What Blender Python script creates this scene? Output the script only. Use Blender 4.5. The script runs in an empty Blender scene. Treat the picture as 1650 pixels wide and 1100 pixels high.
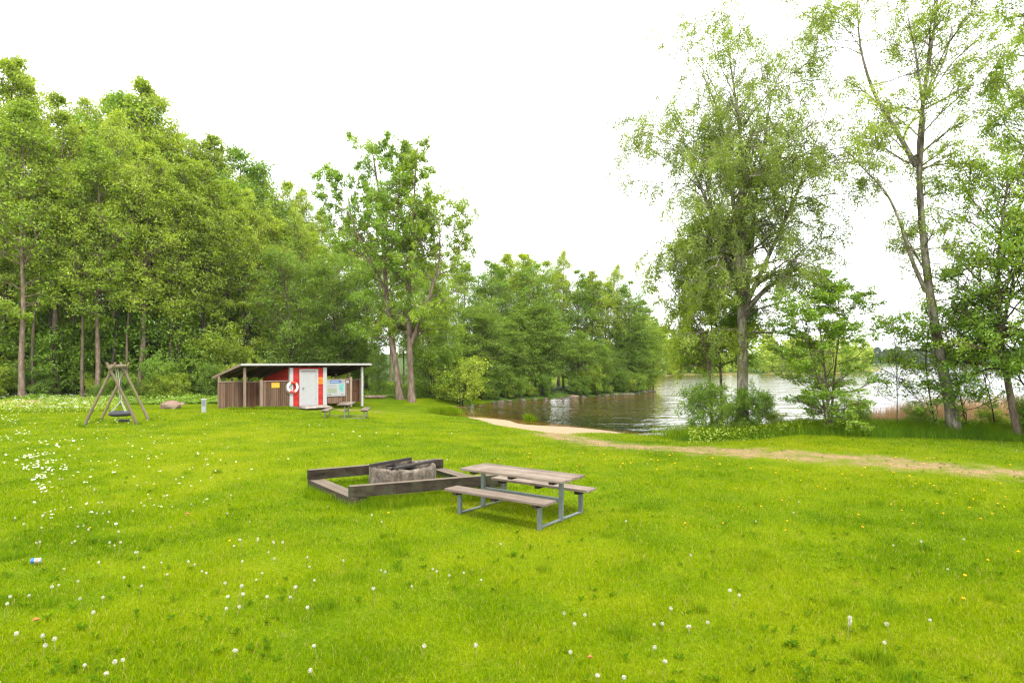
import bpy, math, random
import numpy as np
R = math.radians
rnd = random.Random(11)
# ------------------------------------------------------------------ camera, sky, sun, exposure
sc = bpy.context.scene
HC, F, HOR = 2.63, 1020.0, 583.0            # eye height, focal length and horizon row in photograph pixels
cam_d = bpy.data.cameras.new("camera"); cam = bpy.data.objects.new("camera", cam_d)
sc.collection.objects.link(cam); sc.camera = cam
cam.location = (0, 0, HC); cam.rotation_euler = (R(90), 0, 0)
cam_d.sensor_width = 36; cam_d.lens = 36 * F / 1650; cam_d.shift_y = (HOR - 550) / 1650
cam_d.clip_start = .1; cam_d.clip_end = 6000
SUN_EL, SUN_AZ = 57, 160                     # azimuth clockwise from +Y: behind the camera, a little to the right
world = bpy.data.worlds.new("World"); sc.world = world; world.use_nodes = True
wn = world.node_tree; wn.nodes.clear()
w_out = wn.nodes.new("ShaderNodeOutputWorld"); w_bg = wn.nodes.new("ShaderNodeBackground")
sky = wn.nodes.new("ShaderNodeTexSky"); sky.sky_type = 'NISHITA'; sky.sun_disc = False
sky.sun_elevation = R(SUN_EL); sky.sun_rotation = R(SUN_AZ)
w_mix = wn.nodes.new("ShaderNodeMixRGB"); w_tc = wn.nodes.new("ShaderNodeTexCoord")
w_no = wn.nodes.new("ShaderNodeTexNoise"); w_no.inputs["Scale"].default_value = 2.2; w_no.inputs["Detail"].default_value = 5
w_map = wn.nodes.new("ShaderNodeMapping"); w_map.inputs["Scale"].default_value = (1, 1, 3.5)
w_rmp = wn.nodes.new("ShaderNodeMapRange")
w_rmp.inputs[1].default_value = .35; w_rmp.inputs[2].default_value = .55; w_rmp.inputs[3].default_value = .84; w_rmp.inputs[4].default_value = 1.0
wn.links.new(w_tc.outputs["Generated"], w_map.inputs[0]); wn.links.new(w_map.outputs[0], w_no.inputs["Vector"])
wn.links.new(w_no.outputs["Fac"], w_rmp.inputs[0]); wn.links.new(w_rmp.outputs[0], w_mix.inputs[0])
wn.links.new(sky.outputs[0], w_mix.inputs[1]); w_mix.inputs[2].default_value = (7.6, 7.65, 7.75, 1)   # the overcast layer
wn.links.new(w_mix.outputs[0], w_bg.inputs[0]); w_bg.inputs[1].default_value = .15
wn.links.new(w_bg.outputs[0], w_out.inputs[0])
sun_d = bpy.data.lights.new("sun", 'SUN'); sun = bpy.data.objects.new("sun", sun_d); sc.collection.objects.link(sun)
sun_d.energy = 1.5; sun_d.angle = R(11); sun_d.color = (1, .95, .86)
sun.rotation_euler = (R(90 - SUN_EL), 0, R(-SUN_AZ + 180)); sun.location = (-20, -20, 60)
sc.view_settings.view_transform = 'Standard'; sc.view_settings.look = 'None'; sc.view_settings.gamma = 1
sc.view_settings.exposure = 1.52; sc.view_settings.use_curve_mapping = False
sc.cycles.max_bounces = 6; sc.cycles.diffuse_bounces = 4; sc.cycles.transmission_bounces = 4
sc.cycles.transparent_max_bounces = 8; sc.cycles.glossy_bounces = 3; sc.cycles.caustics_reflective = False
sc.cycles.use_denoising = True; sc.cycles.denoising_prefilter = "NONE"; sc.cycles.filter_width = 1.3; sc.cycles.sample_clamp_indirect = 4

# ------------------------------------------------------------------ helpers
C = sc.collection
def tag(o, label=None, cat=None, group=None, kind=None):
    if label: o['label'] = label
    if cat: o['category'] = cat
    if group: o['group'] = group
    if kind: o['kind'] = kind
    return o
def empty(name, loc=(0, 0, 0), rz=0.0):
    o = bpy.data.objects.new(name, None); C.objects.link(o); o.location = loc; o.rotation_euler = (0, 0, rz)
    o.empty_display_size = .2
    return o
def mesh_np(name, v, f, attr=None, smooth=False):
    """v (N,3), f (M,k) -> mesh; attr: dict of per-face float arrays"""
    v = np.asarray(v, np.float32); f = np.asarray(f, np.int32); k = f.shape[1]
    me = bpy.data.meshes.new(name)
    me.vertices.add(len(v)); me.vertices.foreach_set("co", v.ravel())
    me.loops.add(f.size); me.loops.foreach_set("vertex_index", f.ravel())
    me.polygons.add(len(f)); me.polygons.foreach_set("loop_start", np.arange(0, f.size, k, dtype=np.int32))
    me.polygons.foreach_set("use_smooth", np.full(len(f), smooth, dtype=bool))
    me.update(calc_edges=True)
    for n, a in (attr or {}).items():
        at = me.attributes.new(n, 'FLOAT', 'FACE' if len(a) == len(f) else 'POINT'); at.data.foreach_set("value", np.asarray(a, np.float32))
    return me
def link(name, me, mat, parent=None):
    o = bpy.data.objects.new(name, me); C.objects.link(o)
    if mat and not me.materials: me.materials.append(mat)
    if parent: o.parent = parent
    return o
class MB:
    """collects shapes into one mesh, with a random value per shape for plank to plank variation"""
    def __init__(s): s.v = []; s.f = []; s.r = []; s.sm = []
    def add(s, vs, fs, smooth=False):
        n = len(s.v); s.v += [tuple(p) for p in vs]; q = rnd.random()
        for f in fs: s.f.append(tuple(i + n for i in f)); s.r.append(q); s.sm.append(smooth)
    def hexa(s, c):      # 8 corners: bottom 4 ccw, top 4 ccw
        s.add(c, [(3, 2, 1, 0), (4, 5, 6, 7), (0, 1, 5, 4), (1, 2, 6, 5), (2, 3, 7, 6), (3, 0, 4, 7)])
    def box(s, x0, x1, y0, y1, z0, z1, bev=0.0):
        if bev <= 0:
            s.hexa([(x0, y0, z0), (x1, y0, z0), (x1, y1, z0), (x0, y1, z0), (x0, y0, z1), (x1, y0, z1), (x1, y1, z1), (x0, y1, z1)]); return
        b = bev; r = []
        for z, i in ((z0, b), (z0 + b, 0), (z1 - b, 0), (z1, b)):
            r += [(x0 + i, y0 + i, z), (x1 - i, y0 + i, z), (x1 - i, y1 - i, z), (x0 + i, y1 - i, z)]
        fs = [(3, 2, 1, 0), (12, 13, 14, 15)]
        for k in range(3):
            for j in range(4): a, c = k * 4 + j, k * 4 + (j + 1) % 4; fs.append((a, c, c + 4, a + 4))
        s.add(r, fs)
    def beam(s, p, q, w, h, up=(0, 0, 1), sag=0.0):    # square timber from p to q; w across, h along up
        p, q, up = np.array(p, float), np.array(q, float), np.array(up, float)
        d = q - p; d /= np.linalg.norm(d); a = np.cross(d, up); a /= np.linalg.norm(a); b = np.cross(a, d)
        b_ = min(w, h) * .07; ring = []
        for t, ins in ((0, b_), (b_ / np.linalg.norm(q - p), 0), (1 - b_ / np.linalg.norm(q - p), 0), (1, b_)):
            c = p + (q - p) * t
            for sx, sy in ((-1, -1), (1, -1), (1, 1), (-1, 1)): ring.append(c + a * sx * (w / 2 - ins) + b * sy * (h / 2 - ins))
        fs = [(0, 1, 2, 3), (15, 14, 13, 12)]
        for k in range(3):
            for j in range(4): i0, i1 = k * 4 + j, k * 4 + (j + 1) % 4; fs.append((i1, i0, i0 + 4, i1 + 4))
        s.add(ring, fs)
    def tube(s, pts, r, n=8, cap=True):
        pts = [np.array(p, float) for p in pts]; m = len(pts); rr = r if hasattr(r, '__len__') else [r] * m; vs = []
        for i, p in enumerate(pts):
            d = pts[min(i + 1, m - 1)] - pts[max(i - 1, 0)]; d /= np.linalg.norm(d)
            a = np.cross(d, (.03, .998, .02) if abs(d[1]) < .9 else (1, 0, 0)); a /= np.linalg.norm(a); b = np.cross(d, a)
            for k in range(n): t = 2 * math.pi * k / n; vs.append(p + rr[i] * (a * math.cos(t) + b * math.sin(t)))
        fs = [(i * n + k, i * n + (k + 1) % n, (i + 1) * n + (k + 1) % n, (i + 1) * n + k) for i in range(m - 1) for k in range(n)]
        s.add(vs, fs, True)
        if cap: s.add(vs[:n], [tuple(range(n))[::-1]]); s.add(vs[-n:], [tuple(range(n))])
    def torus(s, c, R_, r, ax=(0, 0, 1), a0=0, a1=2 * math.pi, n=32, m=10, sq=1.0):
        ax = np.array(ax, float); ax /= np.linalg.norm(ax); u = np.cross(ax, (0.1, .2, 1) if abs(ax[2]) < .9 else (1, 0, 0)); u /= np.linalg.norm(u); w = np.cross(ax, u)
        closed = abs(a1 - a0 - 2 * math.pi) < 1e-6; k = n if closed else n + 1; vs = []
        for i in range(k):
            t = a0 + (a1 - a0) * i / n; d = u * math.cos(t) + w * math.sin(t)
            for j in range(m): q = 2 * math.pi * j / m; vs.append(np.array(c) + d * (R_ + r * math.cos(q)) + ax * r * sq * math.sin(q))
        fs = [(i * m + j, ((i + 1) % k) * m + j, ((i + 1) % k) * m + (j + 1) % m, i * m + (j + 1) % m) for i in range(n) for j in range(m)]
        s.add(vs, fs, True)
    def build(s, name, mat, parent=None):
        me = bpy.data.meshes.new(name); me.from_pydata([tuple(map(float, p)) for p in s.v], [], s.f); me.update()
        at = me.attributes.new("rnd", 'FLOAT', 'FACE'); at.data.foreach_set("value", np.array(s.r, np.float32))
        me.polygons.foreach_set("use_smooth", np.array(s.sm, dtype=bool))
        return link(name, me, mat, parent)
def copy_tree(o, parent=None):
    c = o.copy(); C.objects.link(c); c.parent = parent
    for ch in [x for x in C.objects if x.parent == o]: copy_tree(ch, c)
    return c
KIDS = {}
def clone(root):                              # a thing and its parts (one level), sharing mesh data
    c = root.copy(); C.objects.link(c)
    for ch in KIDS[root.name]:
        d = ch.copy(); C.objects.link(d); d.parent = c
    return c

# ------------------------------------------------------------------ materials
def mat_new(name):
    m = bpy.data.materials.new(name); m.use_nodes = True; n = m.node_tree; n.nodes.clear()
    out = n.nodes.new("ShaderNodeOutputMaterial")
    return m, n, out
def N(n, t, **kw):
    x = n.nodes.new(t)
    for k, v in kw.items():
        if k in x.inputs: x.inputs[k].default_value = v
        else: setattr(x, k, v)
    return x
def ramp(n, src, stops):
    r = n.nodes.new("ShaderNodeValToRGB"); e = r.color_ramp.elements
    while len(e) < len(stops): e.new(.5)
    for i, (p, c) in enumerate(stops): e[i].position = p; e[i].color = (*c, 1)
    n.links.new(src, r.inputs[0]); return r.outputs[0]
def mixc(n, f, a, b, mode='MIX'):
    x = n.nodes.new("ShaderNodeMixRGB"); x.blend_type = mode
    for i, s in ((0, f), (1, a), (2, b)):
        if isinstance(s, (int, float)): x.inputs[i].default_value = s
        elif isinstance(s, tuple): x.inputs[i].default_value = (*s, 1)
        else: n.links.new(s, x.inputs[i])
    return x.outputs[0]
def math_(n, op, a, b=None, clamp=False):
    x = n.nodes.new("ShaderNodeMath"); x.operation = op; x.use_clamp = clamp
    for i, s in ((0, a), (1, b)):
        if s is None: continue
        if isinstance(s, (int, float)): x.inputs[i].default_value = s
        else: n.links.new(s, x.inputs[i])
    return x.outputs[0]
def noise(n, scale, detail=3, vec=None, stretch=None, rough=.55, obj=False):
    if vec is None:
        tc = n.nodes.new("ShaderNodeTexCoord"); vec = tc.outputs["Object"]
    if stretch:
        mp = n.nodes.new("ShaderNodeMapping"); mp.inputs["Scale"].default_value = stretch; n.links.new(vec, mp.inputs[0]); vec = mp.outputs[0]
    x = N(n, "ShaderNodeTexNoise", Scale=scale, Detail=detail, Roughness=rough); n.links.new(vec, x.inputs["Vector"])
    return x.outputs["Fac"]
def attr(n, name):
    a = n.nodes.new("ShaderNodeAttribute"); a.attribute_name = name; return a.outputs["Fac"]
def wpos(n):
    return n.nodes.new("ShaderNodeNewGeometry").outputs["Position"]
def principled(n, out, col, rough=.8, spec=.3, bump=None, bstr=.3, bdist=.02, metal=0):
    b = N(n, "ShaderNodeBsdfPrincipled", Roughness=rough, Metallic=metal); b.inputs["Specular IOR Level"].default_value = spec
    if isinstance(col, tuple): b.inputs["Base Color"].default_value = (*col, 1)
    else: n.links.new(col, b.inputs["Base Color"])
    if bump is not None:
        bp = N(n, "ShaderNodeBump", Strength=bstr, Distance=bdist); n.links.new(bump, bp.inputs["Height"]); n.links.new(bp.outputs[0], b.inputs["Normal"])
    n.links.new(b.outputs[0], out.inputs[0]); return b
def leaf_mat(name, dark, mid, light, trans=.45, gloss=.03, clump=.35):
    m, n, out = mat_new(name)
    oi = n.nodes.new("ShaderNodeObjectInfo")
    r = attr(n, "rnd"); cl = noise(n, clump, 2)
    f = math_(n, 'ADD', math_(n, 'MULTIPLY', r, .55), math_(n, 'MULTIPLY', cl, .45))
    f = math_(n, 'ADD', f, math_(n, 'MULTIPLY', math_(n, 'SUBTRACT', oi.outputs["Random"], .5), .22))
    c = ramp(n, f, [(.2, dark), (.5, mid), (.85, light)])
    d = N(n, "ShaderNodeBsdfDiffuse"); t = N(n, "ShaderNodeBsdfTranslucent"); g = N(n, "ShaderNodeBsdfGlossy", Roughness=.45)
    n.links.new(c, d.inputs[0]); n.links.new(mixc(n, 1.0, c, (1.25, 1.15, .55), 'MULTIPLY'), t.inputs[0]); g.inputs[0].default_value = (1, 1, 1, 1)
    m1 = n.nodes.new("ShaderNodeMixShader"); m1.inputs[0].default_value = trans
    n.links.new(d.outputs[0], m1.inputs[1]); n.links.new(t.outputs[0], m1.inputs[2])
    m2 = n.nodes.new("ShaderNodeMixShader"); m2.inputs[0].default_value = gloss
    n.links.new(m1.outputs[0], m2.inputs[1]); n.links.new(g.outputs[0], m2.inputs[2]); n.links.new(m2.outputs[0], out.inputs[0])
    return m
def bark_mat(name, a, b, c, scale=6, moss=None):
    m, n, out = mat_new(name)
    f = noise(n, scale, 6, stretch=(1, 1, .3), rough=.7); col = ramp(n, f, [(.35, a), (.52, b), (.7, c)])
    if moss:
        g = ramp(n, noise(n, 1.3, 4), [(.5, (0, 0, 0)), (.66, (1, 1, 1))]); col = mixc(n, g, col, moss)
    principled(n, out, col, .9, .1, bump=noise(n, scale * 2.5, 5, stretch=(1, 1, .35)), bstr=.8, bdist=.03)
    return m
def wood_mat(name, a, b, grain=14, dir=(1, .1, 1), rough=.85, stain=None, vary=.5, top=None):
    m, n, out = mat_new(name)
    g = noise(n, grain, 6, stretch=dir, rough=.7); r = attr(n, "rnd")
    f = math_(n, 'ADD', math_(n, 'MULTIPLY', g, 1 - vary * .5), math_(n, 'MULTIPLY', r, vary * .6))
    col = ramp(n, f, [(.3, a), (.85, b)])
    if stain:
        s = ramp(n, noise(n, 3.5, 5), [(.46, (0, 0, 0)), (.68, (1, 1, 1))]); col = mixc(n, s, col, stain)
    if top:                                    # faces pointing up blend to the paler top colour
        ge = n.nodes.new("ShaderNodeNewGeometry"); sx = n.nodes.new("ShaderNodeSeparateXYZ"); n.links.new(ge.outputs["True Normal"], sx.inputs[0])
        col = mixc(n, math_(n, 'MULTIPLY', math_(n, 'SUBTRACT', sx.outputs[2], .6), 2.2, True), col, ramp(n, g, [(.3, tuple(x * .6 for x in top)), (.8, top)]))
    principled(n, out, col, rough, .15, bump=g, bstr=.8, bdist=.014)
    return m
def plain_mat(name, col, rough=.6, spec=.3, var=.12, scale=9, metal=0):
    m, n, out = mat_new(name)
    c = mixc(n, noise(n, scale, 4), tuple(x * (1 - var) for x in col), tuple(min(1, x * (1 + var)) for x in col))
    principled(n, out, c, rough, spec, metal=metal, bump=noise(n, scale, 2), bstr=.03, bdist=.002); return m
M = {}
M['leaf_alder'] = leaf_mat('alder_leaf', (.15, .225, .013), (.30, .41, .024), (.45, .55, .05))
M['leaf_fresh'] = leaf_mat('fresh_leaf', (.15, .25, .012), (.26, .39, .02), (.40, .50, .04))
M['leaf_dark'] = leaf_mat('dark_leaf', (.09, .175, .013), (.185, .31, .022), (.30, .44, .042))
M['leaf_birch'] = leaf_mat('birch_leaf', (.125, .185, .026), (.24, .335, .04), (.37, .48, .065))
M['leaf_maple'] = leaf_mat('maple_leaf', (.10, .2, .012), (.18, .32, .02), (.28, .42, .035))
M['leaf_weed'] = leaf_mat('weed_leaf', (.06, .13, .004), (.09, .18, .006), (.14, .24, .008), gloss=.0)
M['leaf_far'] = leaf_mat('far_leaf', (.03, .06, .02), (.05, .10, .028), (.09, .15, .035))
M['leaf_tan'] = leaf_mat('dry_reed', (.36, .22, .13), (.52, .36, .23), (.66, .5, .36), trans=.25)
M['bark'] = bark_mat('alder_bark', (.05, .038, .026), (.12, .09, .065), (.2, .16, .12))
M['bark_red'] = bark_mat('pale_brown_bark', (.09, .062, .043), (.175, .13, .095), (.27, .215, .17))
M['bark_dark'] = bark_mat('dark_bark', (.018, .015, .012), (.045, .038, .028), (.09, .075, .06))
M['bark_birch'] = bark_mat('birch_bark', (.05, .04, .03), (.19, .165, .13), (.42, .39, .34), 5, moss=(.12, .13, .03))
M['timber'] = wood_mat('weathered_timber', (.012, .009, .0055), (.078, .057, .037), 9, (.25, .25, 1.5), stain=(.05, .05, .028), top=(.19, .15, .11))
M['plank'] = wood_mat('grey_brown_plank', (.085, .065, .048), (.29, .235, .185), 16, (.12, 1, 1), stain=(.15, .11, .085))
M['pole'] = wood_mat('round_pole', (.09, .068, .047), (.24, .19, .14), 12, (1, 1, .2), stain=(.15, .135, .045))
M['slat'] = wood_mat('brown_slats', (.07, .04, .024), (.2, .13, .088), 12, (1, 1, .12), vary=.7)
M['slat_dark'] = wood_mat('dark_brown_slats', (.06, .028, .015), (.16, .08, .045), 12, (1, 1, .12), vary=1.0)
M['post'] = wood_mat('pale_post', (.16, .11, .08), (.32, .24, .18), 12, (1, 1, .15))
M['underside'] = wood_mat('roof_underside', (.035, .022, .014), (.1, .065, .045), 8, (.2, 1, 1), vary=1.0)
M['red'] = wood_mat('falu_red_boards', (.29, .016, .012), (.45, .035, .026), 10, (.15, 1, 1), rough=.7, vary=.6)
M['white'] = plain_mat('white_paint', (.345, .345, .35), .5)
M['white_wood'] = plain_mat('weathered_white_paint', (.36, .35, .33), .6, var=.2, scale=14)
M['galv'] = plain_mat('galvanised_steel', (.17, .195, .19), .45, .5, var=.3, scale=20, metal=.5)
M['rubber'] = plain_mat('black_rubber', (.035, .037, .04), .6, .4, var=.3)
M['rope'] = plain_mat('pale_rope', (.45, .43, .38), .9)
M['chain'] = plain_mat('dark_chain', (.1, .1, .1), .5, metal=.6)
M['lantern'] = plain_mat('grey_sheet_metal', (.27, .28, .29), .5, .4)
M['felt'] = plain_mat('dark_roofing_felt', (.06, .06, .06), .9)
M['yellow'] = plain_mat('yellow_sign', (.6, .33, .008), .5, var=.04)
M['orange'] = plain_mat('orange_sign', (.66, .23, .008), .5, var=.04)
M['black'] = plain_mat('black_print', (.02, .02, .02), .5)
M['blue'] = plain_mat('blue_print', (.03, .13, .32), .5, var=.05)
M['paper'] = plain_mat('white_board', (.31, .315, .32), .4, var=.02)
M['greyprint'] = plain_mat('grey_print', (.14, .14, .15), .5)
M['sageprint'] = plain_mat('pale_green_print', (.22, .25, .17), .5)
M['teal'] = plain_mat('teal_map', (.1, .33, .3), .5, var=.15, scale=30)
M['brownprint'] = plain_mat('brown_photo', (.3, .22, .2), .5, var=.5, scale=30)
M['buoy_red'] = plain_mat('orange_red_vinyl', (.62, .05, .03), .5)
M['buoy_white'] = plain_mat('white_vinyl', (.75, .74, .72), .5)
M['stem'] = plain_mat('flower_stem', (.2, .2, .06), .7)
M['fluff'] = leaf_mat('seed_fluff', (.4, .4, .36), (.52, .52, .48), (.66, .66, .63), trans=.45)
M['petal'] = leaf_mat('yellow_petal', (.75, .42, .01), (.85, .55, .01), (.9, .62, .02), trans=.3)
M['petal_white'] = leaf_mat('white_petal', (.65, .66, .62), (.75, .76, .72), (.85, .85, .82), trans=.4)
M['ash'] = bark_mat('ash_and_char', (.012, .011, .01), (.05, .045, .04), (.33, .29, .25), 7)
M['char'] = plain_mat('burnt_iron', (.03, .024, .02), .8, var=.5)
M['twigs'] = plain_mat('dark_twigs', (.03, .025, .018), .95, var=.4)
def stone_mat(name, a, b, c, sc_=4, moss=True):
    m, n, out = mat_new(name)
    col = ramp(n, noise(n, sc_, 7, rough=.7), [(.32, a), (.5, b), (.7, c)])
    if moss == 'streaks': col = mixc(n, ramp(n, noise(n, 5, 5, stretch=(1, 1, .18), rough=.7), [(.46, (0, 0, 0)), (.66, (.7, .7, .7))]), col, (.035, .028, .02))
    elif moss: col = mixc(n, ramp(n, noise(n, sc_ * .5, 4), [(.52, (0, 0, 0)), (.7, (.8, .8, .8))]), col, (.08, .09, .03))
    principled(n, out, col, .9, .2, bump=noise(n, sc_ * 4, 6), bstr=.7, bdist=.03); return m
M['concrete'] = stone_mat('old_concrete', (.05, .042, .033), (.16, .13, .1), (.29, .25, .2), 5, 'streaks')
M['slab'] = stone_mat('pale_concrete', (.15, .13, .11), (.25, .22, .18), (.33, .3, .26), 3, False)
M['granite'] = stone_mat('pink_granite', (.12, .07, .05), (.24, .15, .115), (.33, .25, .21), 3)
M['stone'] = stone_mat('shore_stone', (.035, .028, .024), (.09, .07, .06), (.2, .16, .14), 3)
def grass_color(n, p, bladeattr=None):
    big = noise(n, .16, 3, vec=p); mid = noise(n, .8, 4, vec=p, rough=.6)
    f = math_(n, 'ADD', math_(n, 'MULTIPLY', big, .55), math_(n, 'MULTIPLY', mid, .45))
    if bladeattr: f = math_(n, 'ADD', f, math_(n, 'MULTIPLY', math_(n, 'SUBTRACT', attr(n, "rnd"), .5), .24))
    c = ramp(n, f, [(.33, (.085, .165, .0015)), (.44, (.145, .235, .0015)), (.56, (.22, .295, .002)), (.68, (.29, .325, .01))])
    dry = ramp(n, noise(n, 1.7, 5, vec=p, rough=.7), [(.6, (0, 0, 0)), (.74, (.6, .6, .6))])
    return mixc(n, dry, c, (.27, .26, .03))
m, n, out = mat_new('lawn_ground'); p = wpos(n)
gc = grass_color(n, p); gc = mixc(n, 1.0, gc, (.62, .62, .62), 'MULTIPLY')
fine = ramp(n, noise(n, 28, 4, vec=p), [(.3, (.6, .6, .6)), (.7, (1.15, 1.15, 1.15))]); gc = mixc(n, 1.0, gc, fine, 'MULTIPLY')
dirtn = noise(n, 1.1, 6, vec=p, rough=.7)
dm = math_(n, 'MULTIPLY', math_(n, 'SUBTRACT', math_(n, 'ADD', attr(n, 'dirt'), math_(n, 'MULTIPLY', math_(n, 'SUBTRACT', dirtn, .5), 2.4)), .48), 1.9, True)
dcol = ramp(n, noise(n, 5, 6, vec=p, rough=.75), [(.3, (.13, .088, .042)), (.5, (.25, .165, .09)), (.72, (.36, .255, .155))])
gc = mixc(n, dm, gc, dcol)
sm_ = math_(n, 'MULTIPLY', math_(n, 'SUBTRACT', math_(n, 'ADD', attr(n, 'sand'), math_(n, 'MULTIPLY', math_(n, 'SUBTRACT', noise(n, 1.6, 4, vec=p), .5), .8)), .4), 6, True)
scol = ramp(n, noise(n, 14, 5, vec=p, rough=.7), [(.3, (.24, .17, .095)), (.7, (.36, .275, .18))]); gc = mixc(n, sm_, gc, scol)
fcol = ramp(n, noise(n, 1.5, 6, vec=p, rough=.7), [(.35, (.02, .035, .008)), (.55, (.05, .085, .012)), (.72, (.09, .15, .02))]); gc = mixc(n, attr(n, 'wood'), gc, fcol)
bcol = ramp(n, noise(n, .8, 5, vec=p), [(.35, (.16, .1, .04)), (.65, (.33, .23, .11))]); gc = mixc(n, attr(n, 'bed'), gc, bcol)
principled(n, out, gc, .95, .05, bump=noise(n, 22, 5, vec=p), bstr=.6, bdist=.03); M['ground'] = m
m, n, out = mat_new('grass_blades'); c = grass_color(n, wpos(n), True)
c = mixc(n, ramp(n, attr(n, 'rnd'), [(.93, (0, 0, 0)), (.94, (.8, .8, .8))]), c, (.36, .3, .08))
c = mixc(n, attr(n, 'tall'), c, (.075, .165, .012))
d = N(n, "ShaderNodeBsdfDiffuse"); t = N(n, "ShaderNodeBsdfTranslucent"); n.links.new(c, d.inputs[0]); n.links.new(c, t.inputs[0])
mx = n.nodes.new("ShaderNodeMixShader"); mx.inputs[0].default_value = .3; n.links.new(d.outputs[0], mx.inputs[1]); n.links.new(t.outputs[0], mx.inputs[2])
n.links.new(mx.outputs[0], out.inputs[0]); M['grass'] = m
m, n, out = mat_new('lake_water'); p = wpos(n)
w1 = noise(n, 1.5, 3, vec=p, stretch=(.8, .8, 1), rough=.55); w2 = noise(n, .45, 1, vec=p, stretch=(.7, .9, 1))
wv = math_(n, 'ADD', math_(n, 'MULTIPLY', w1, .6), math_(n, 'MULTIPLY', w2, 1.4))
bp = N(n, "ShaderNodeBump", Strength=1.0, Distance=.19); n.links.new(wv, bp.inputs["Height"])
fr = N(n, "ShaderNodeFresnel", IOR=1.36); n.links.new(bp.outputs[0], fr.inputs["Normal"])
gl = N(n, "ShaderNodeBsdfGlossy", Roughness=.07); n.links.new(bp.outputs[0], gl.inputs["Normal"]); gl.inputs[0].default_value = (.97, .97, 1, 1)
df = N(n, "ShaderNodeBsdfDiffuse"); df.inputs[0].default_value = (.05, .034, .01, 1)
tr = N(n, "ShaderNodeBsdfTransparent"); tr.inputs[0].default_value = (.8, .62, .34, 1)
m1 = n.nodes.new("ShaderNodeMixShader"); n.links.new(attr(n, 'shallow'), m1.inputs[0]); n.links.new(df.outputs[0], m1.inputs[1]); n.links.new(tr.outputs[0], m1.inputs[2])
m2 = n.nodes.new("ShaderNodeMixShader"); n.links.new(fr.outputs[0], m2.inputs[0]); n.links.new(m1.outputs[0], m2.inputs[1]); n.links.new(gl.outputs[0], m2.inputs[2])
n.links.new(m2.outputs[0], out.inputs[0]); M['water'] = m

# ------------------------------------------------------------------ terrain
ZW = -.5                                       # lake level
def W(px, row, z=0.0):                         # where the ray through a photograph point meets height z
    D = (HC - z) * F / (row - HOR); return ((px - 825) / F * D, D)
def PX(px, D): return (px - 825) / F * D
shore = [W(*q, ZW) for q in [(727, 657), (728, 665.7), (785, 671), (838, 676), (863, 680), (927, 685), (968, 689.5), (1042, 697), (1110, 699.5),
         (1200, 698), (1330, 696), (1450, 697), (1650, 697), (1900, 700)]]
shore += [(60, 24), (140, 18), (900, 10), (1500, 560), (700, 560), (330, 545), (40, 540)]
far_in = [(PX(1418, 240), 240), (PX(1408, 190), 190), (PX(1330, 170), 170), (PX(1200, 158), 158), (PX(1090, 150), 150), (PX(1052, 135), 135), (PX(1040, 110), 110), (PX(1030, 84), 84)]
pen = [W(*q, ZW) for q in [(1053, 631), (1026, 634.8), (949, 638.5), (881, 642), (794.6, 647.8), (745, 652)]]
LAKE = np.array(shore[:-3] + [(PX(1500, 540), 540), (PX(1425, 400), 400)] + far_in + pen)
def lake_sd(x, y):                             # + inland, - in the water
    P = np.stack([np.asarray(x, float).ravel(), np.asarray(y, float).ravel()], -1); A = LAKE; B = np.roll(LAKE, -1, 0)
    best = np.full(len(P), 1e9); inside = np.zeros(len(P), bool)
    for a, b in zip(A, B):
        d = b - a; t = np.clip(((P - a) @ d) / (d @ d), 0, 1); q = P - a - t[:, None] * d; best = np.minimum(best, (q ** 2).sum(1))
        c = ((a[1] > P[:, 1]) != (b[1] > P[:, 1])) & (P[:, 0] < (b[0] - a[0]) * (P[:, 1] - a[1]) / (b[1] - a[1] + 1e-12) + a[0]); inside ^= c
    s = np.sqrt(best); s[inside] *= -1
    return s.reshape(np.shape(x))
def sstep(t): t = np.clip(t, 0, 1); return t * t * (3 - 2 * t)
def Hn(x, y):
    x = np.asarray(x, float); y = np.asarray(y, float); s = lake_sd(x, y)
    wdt = np.interp(x, [6, 11], [13, 4.5]); wdt = wdt + (2.2 - wdt) * np.clip((y - 40) / 6, 0, 1)
    z = np.where(s > 0, ZW - .004 + (.504) * sstep(s / wdt), ZW - .004 + np.maximum(s * .14, -2.5))
    z = z + .03 * np.sin(x * .7 + 1) * np.sin(y * .55) * np.clip(s / 4, 0, 1)
    z = z + np.where((y > 90) & (s > 0), np.clip(s / 40, 0, 1) * 1.0, 0)
    z = z + np.where((y > 480) & (s > 0), sstep(s / 300) * 14 * (1 + .5 * np.sin(x * .011)), 0)
    return z
def H(x, y): return float(Hn(np.array([x]), np.array([y]))[0])
def axis(lo, hi, step, far, g=1.12):
    a = list(np.arange(lo, hi, step)); s = step; v = a[-1]
    while v < far[1]: s *= g; v += s; a.append(v)
    s = step; v = a[0]; b = []
    while v > far[0]: s *= g; v -= s; b.append(v)
    return np.array(b[::-1] + a)
xs, ys = axis(-26, 26, .22, (-1400, 1600)), axis(2, 72, .25, (-60, 1800), 1.08)
GX, GY = np.meshgrid(xs, ys); GZ = Hn(GX, GY); SD = lake_sd(GX, GY)
def poly_d(x, y, pl):
    best = np.full(np.shape(x), 1e9)
    for (ax, ay, aw), (bx, by, bw) in zip(pl[:-1], pl[1:]):
        dx, dy = bx - ax, by - ay; t = np.clip(((x - ax) * dx + (y - ay) * dy) / (dx * dx + dy * dy), 0, 1)
        best = np.minimum(best, np.hypot(x - ax - t * dx, y - ay - t * dy) / (aw + (bw - aw) * t))
    return best
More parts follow.
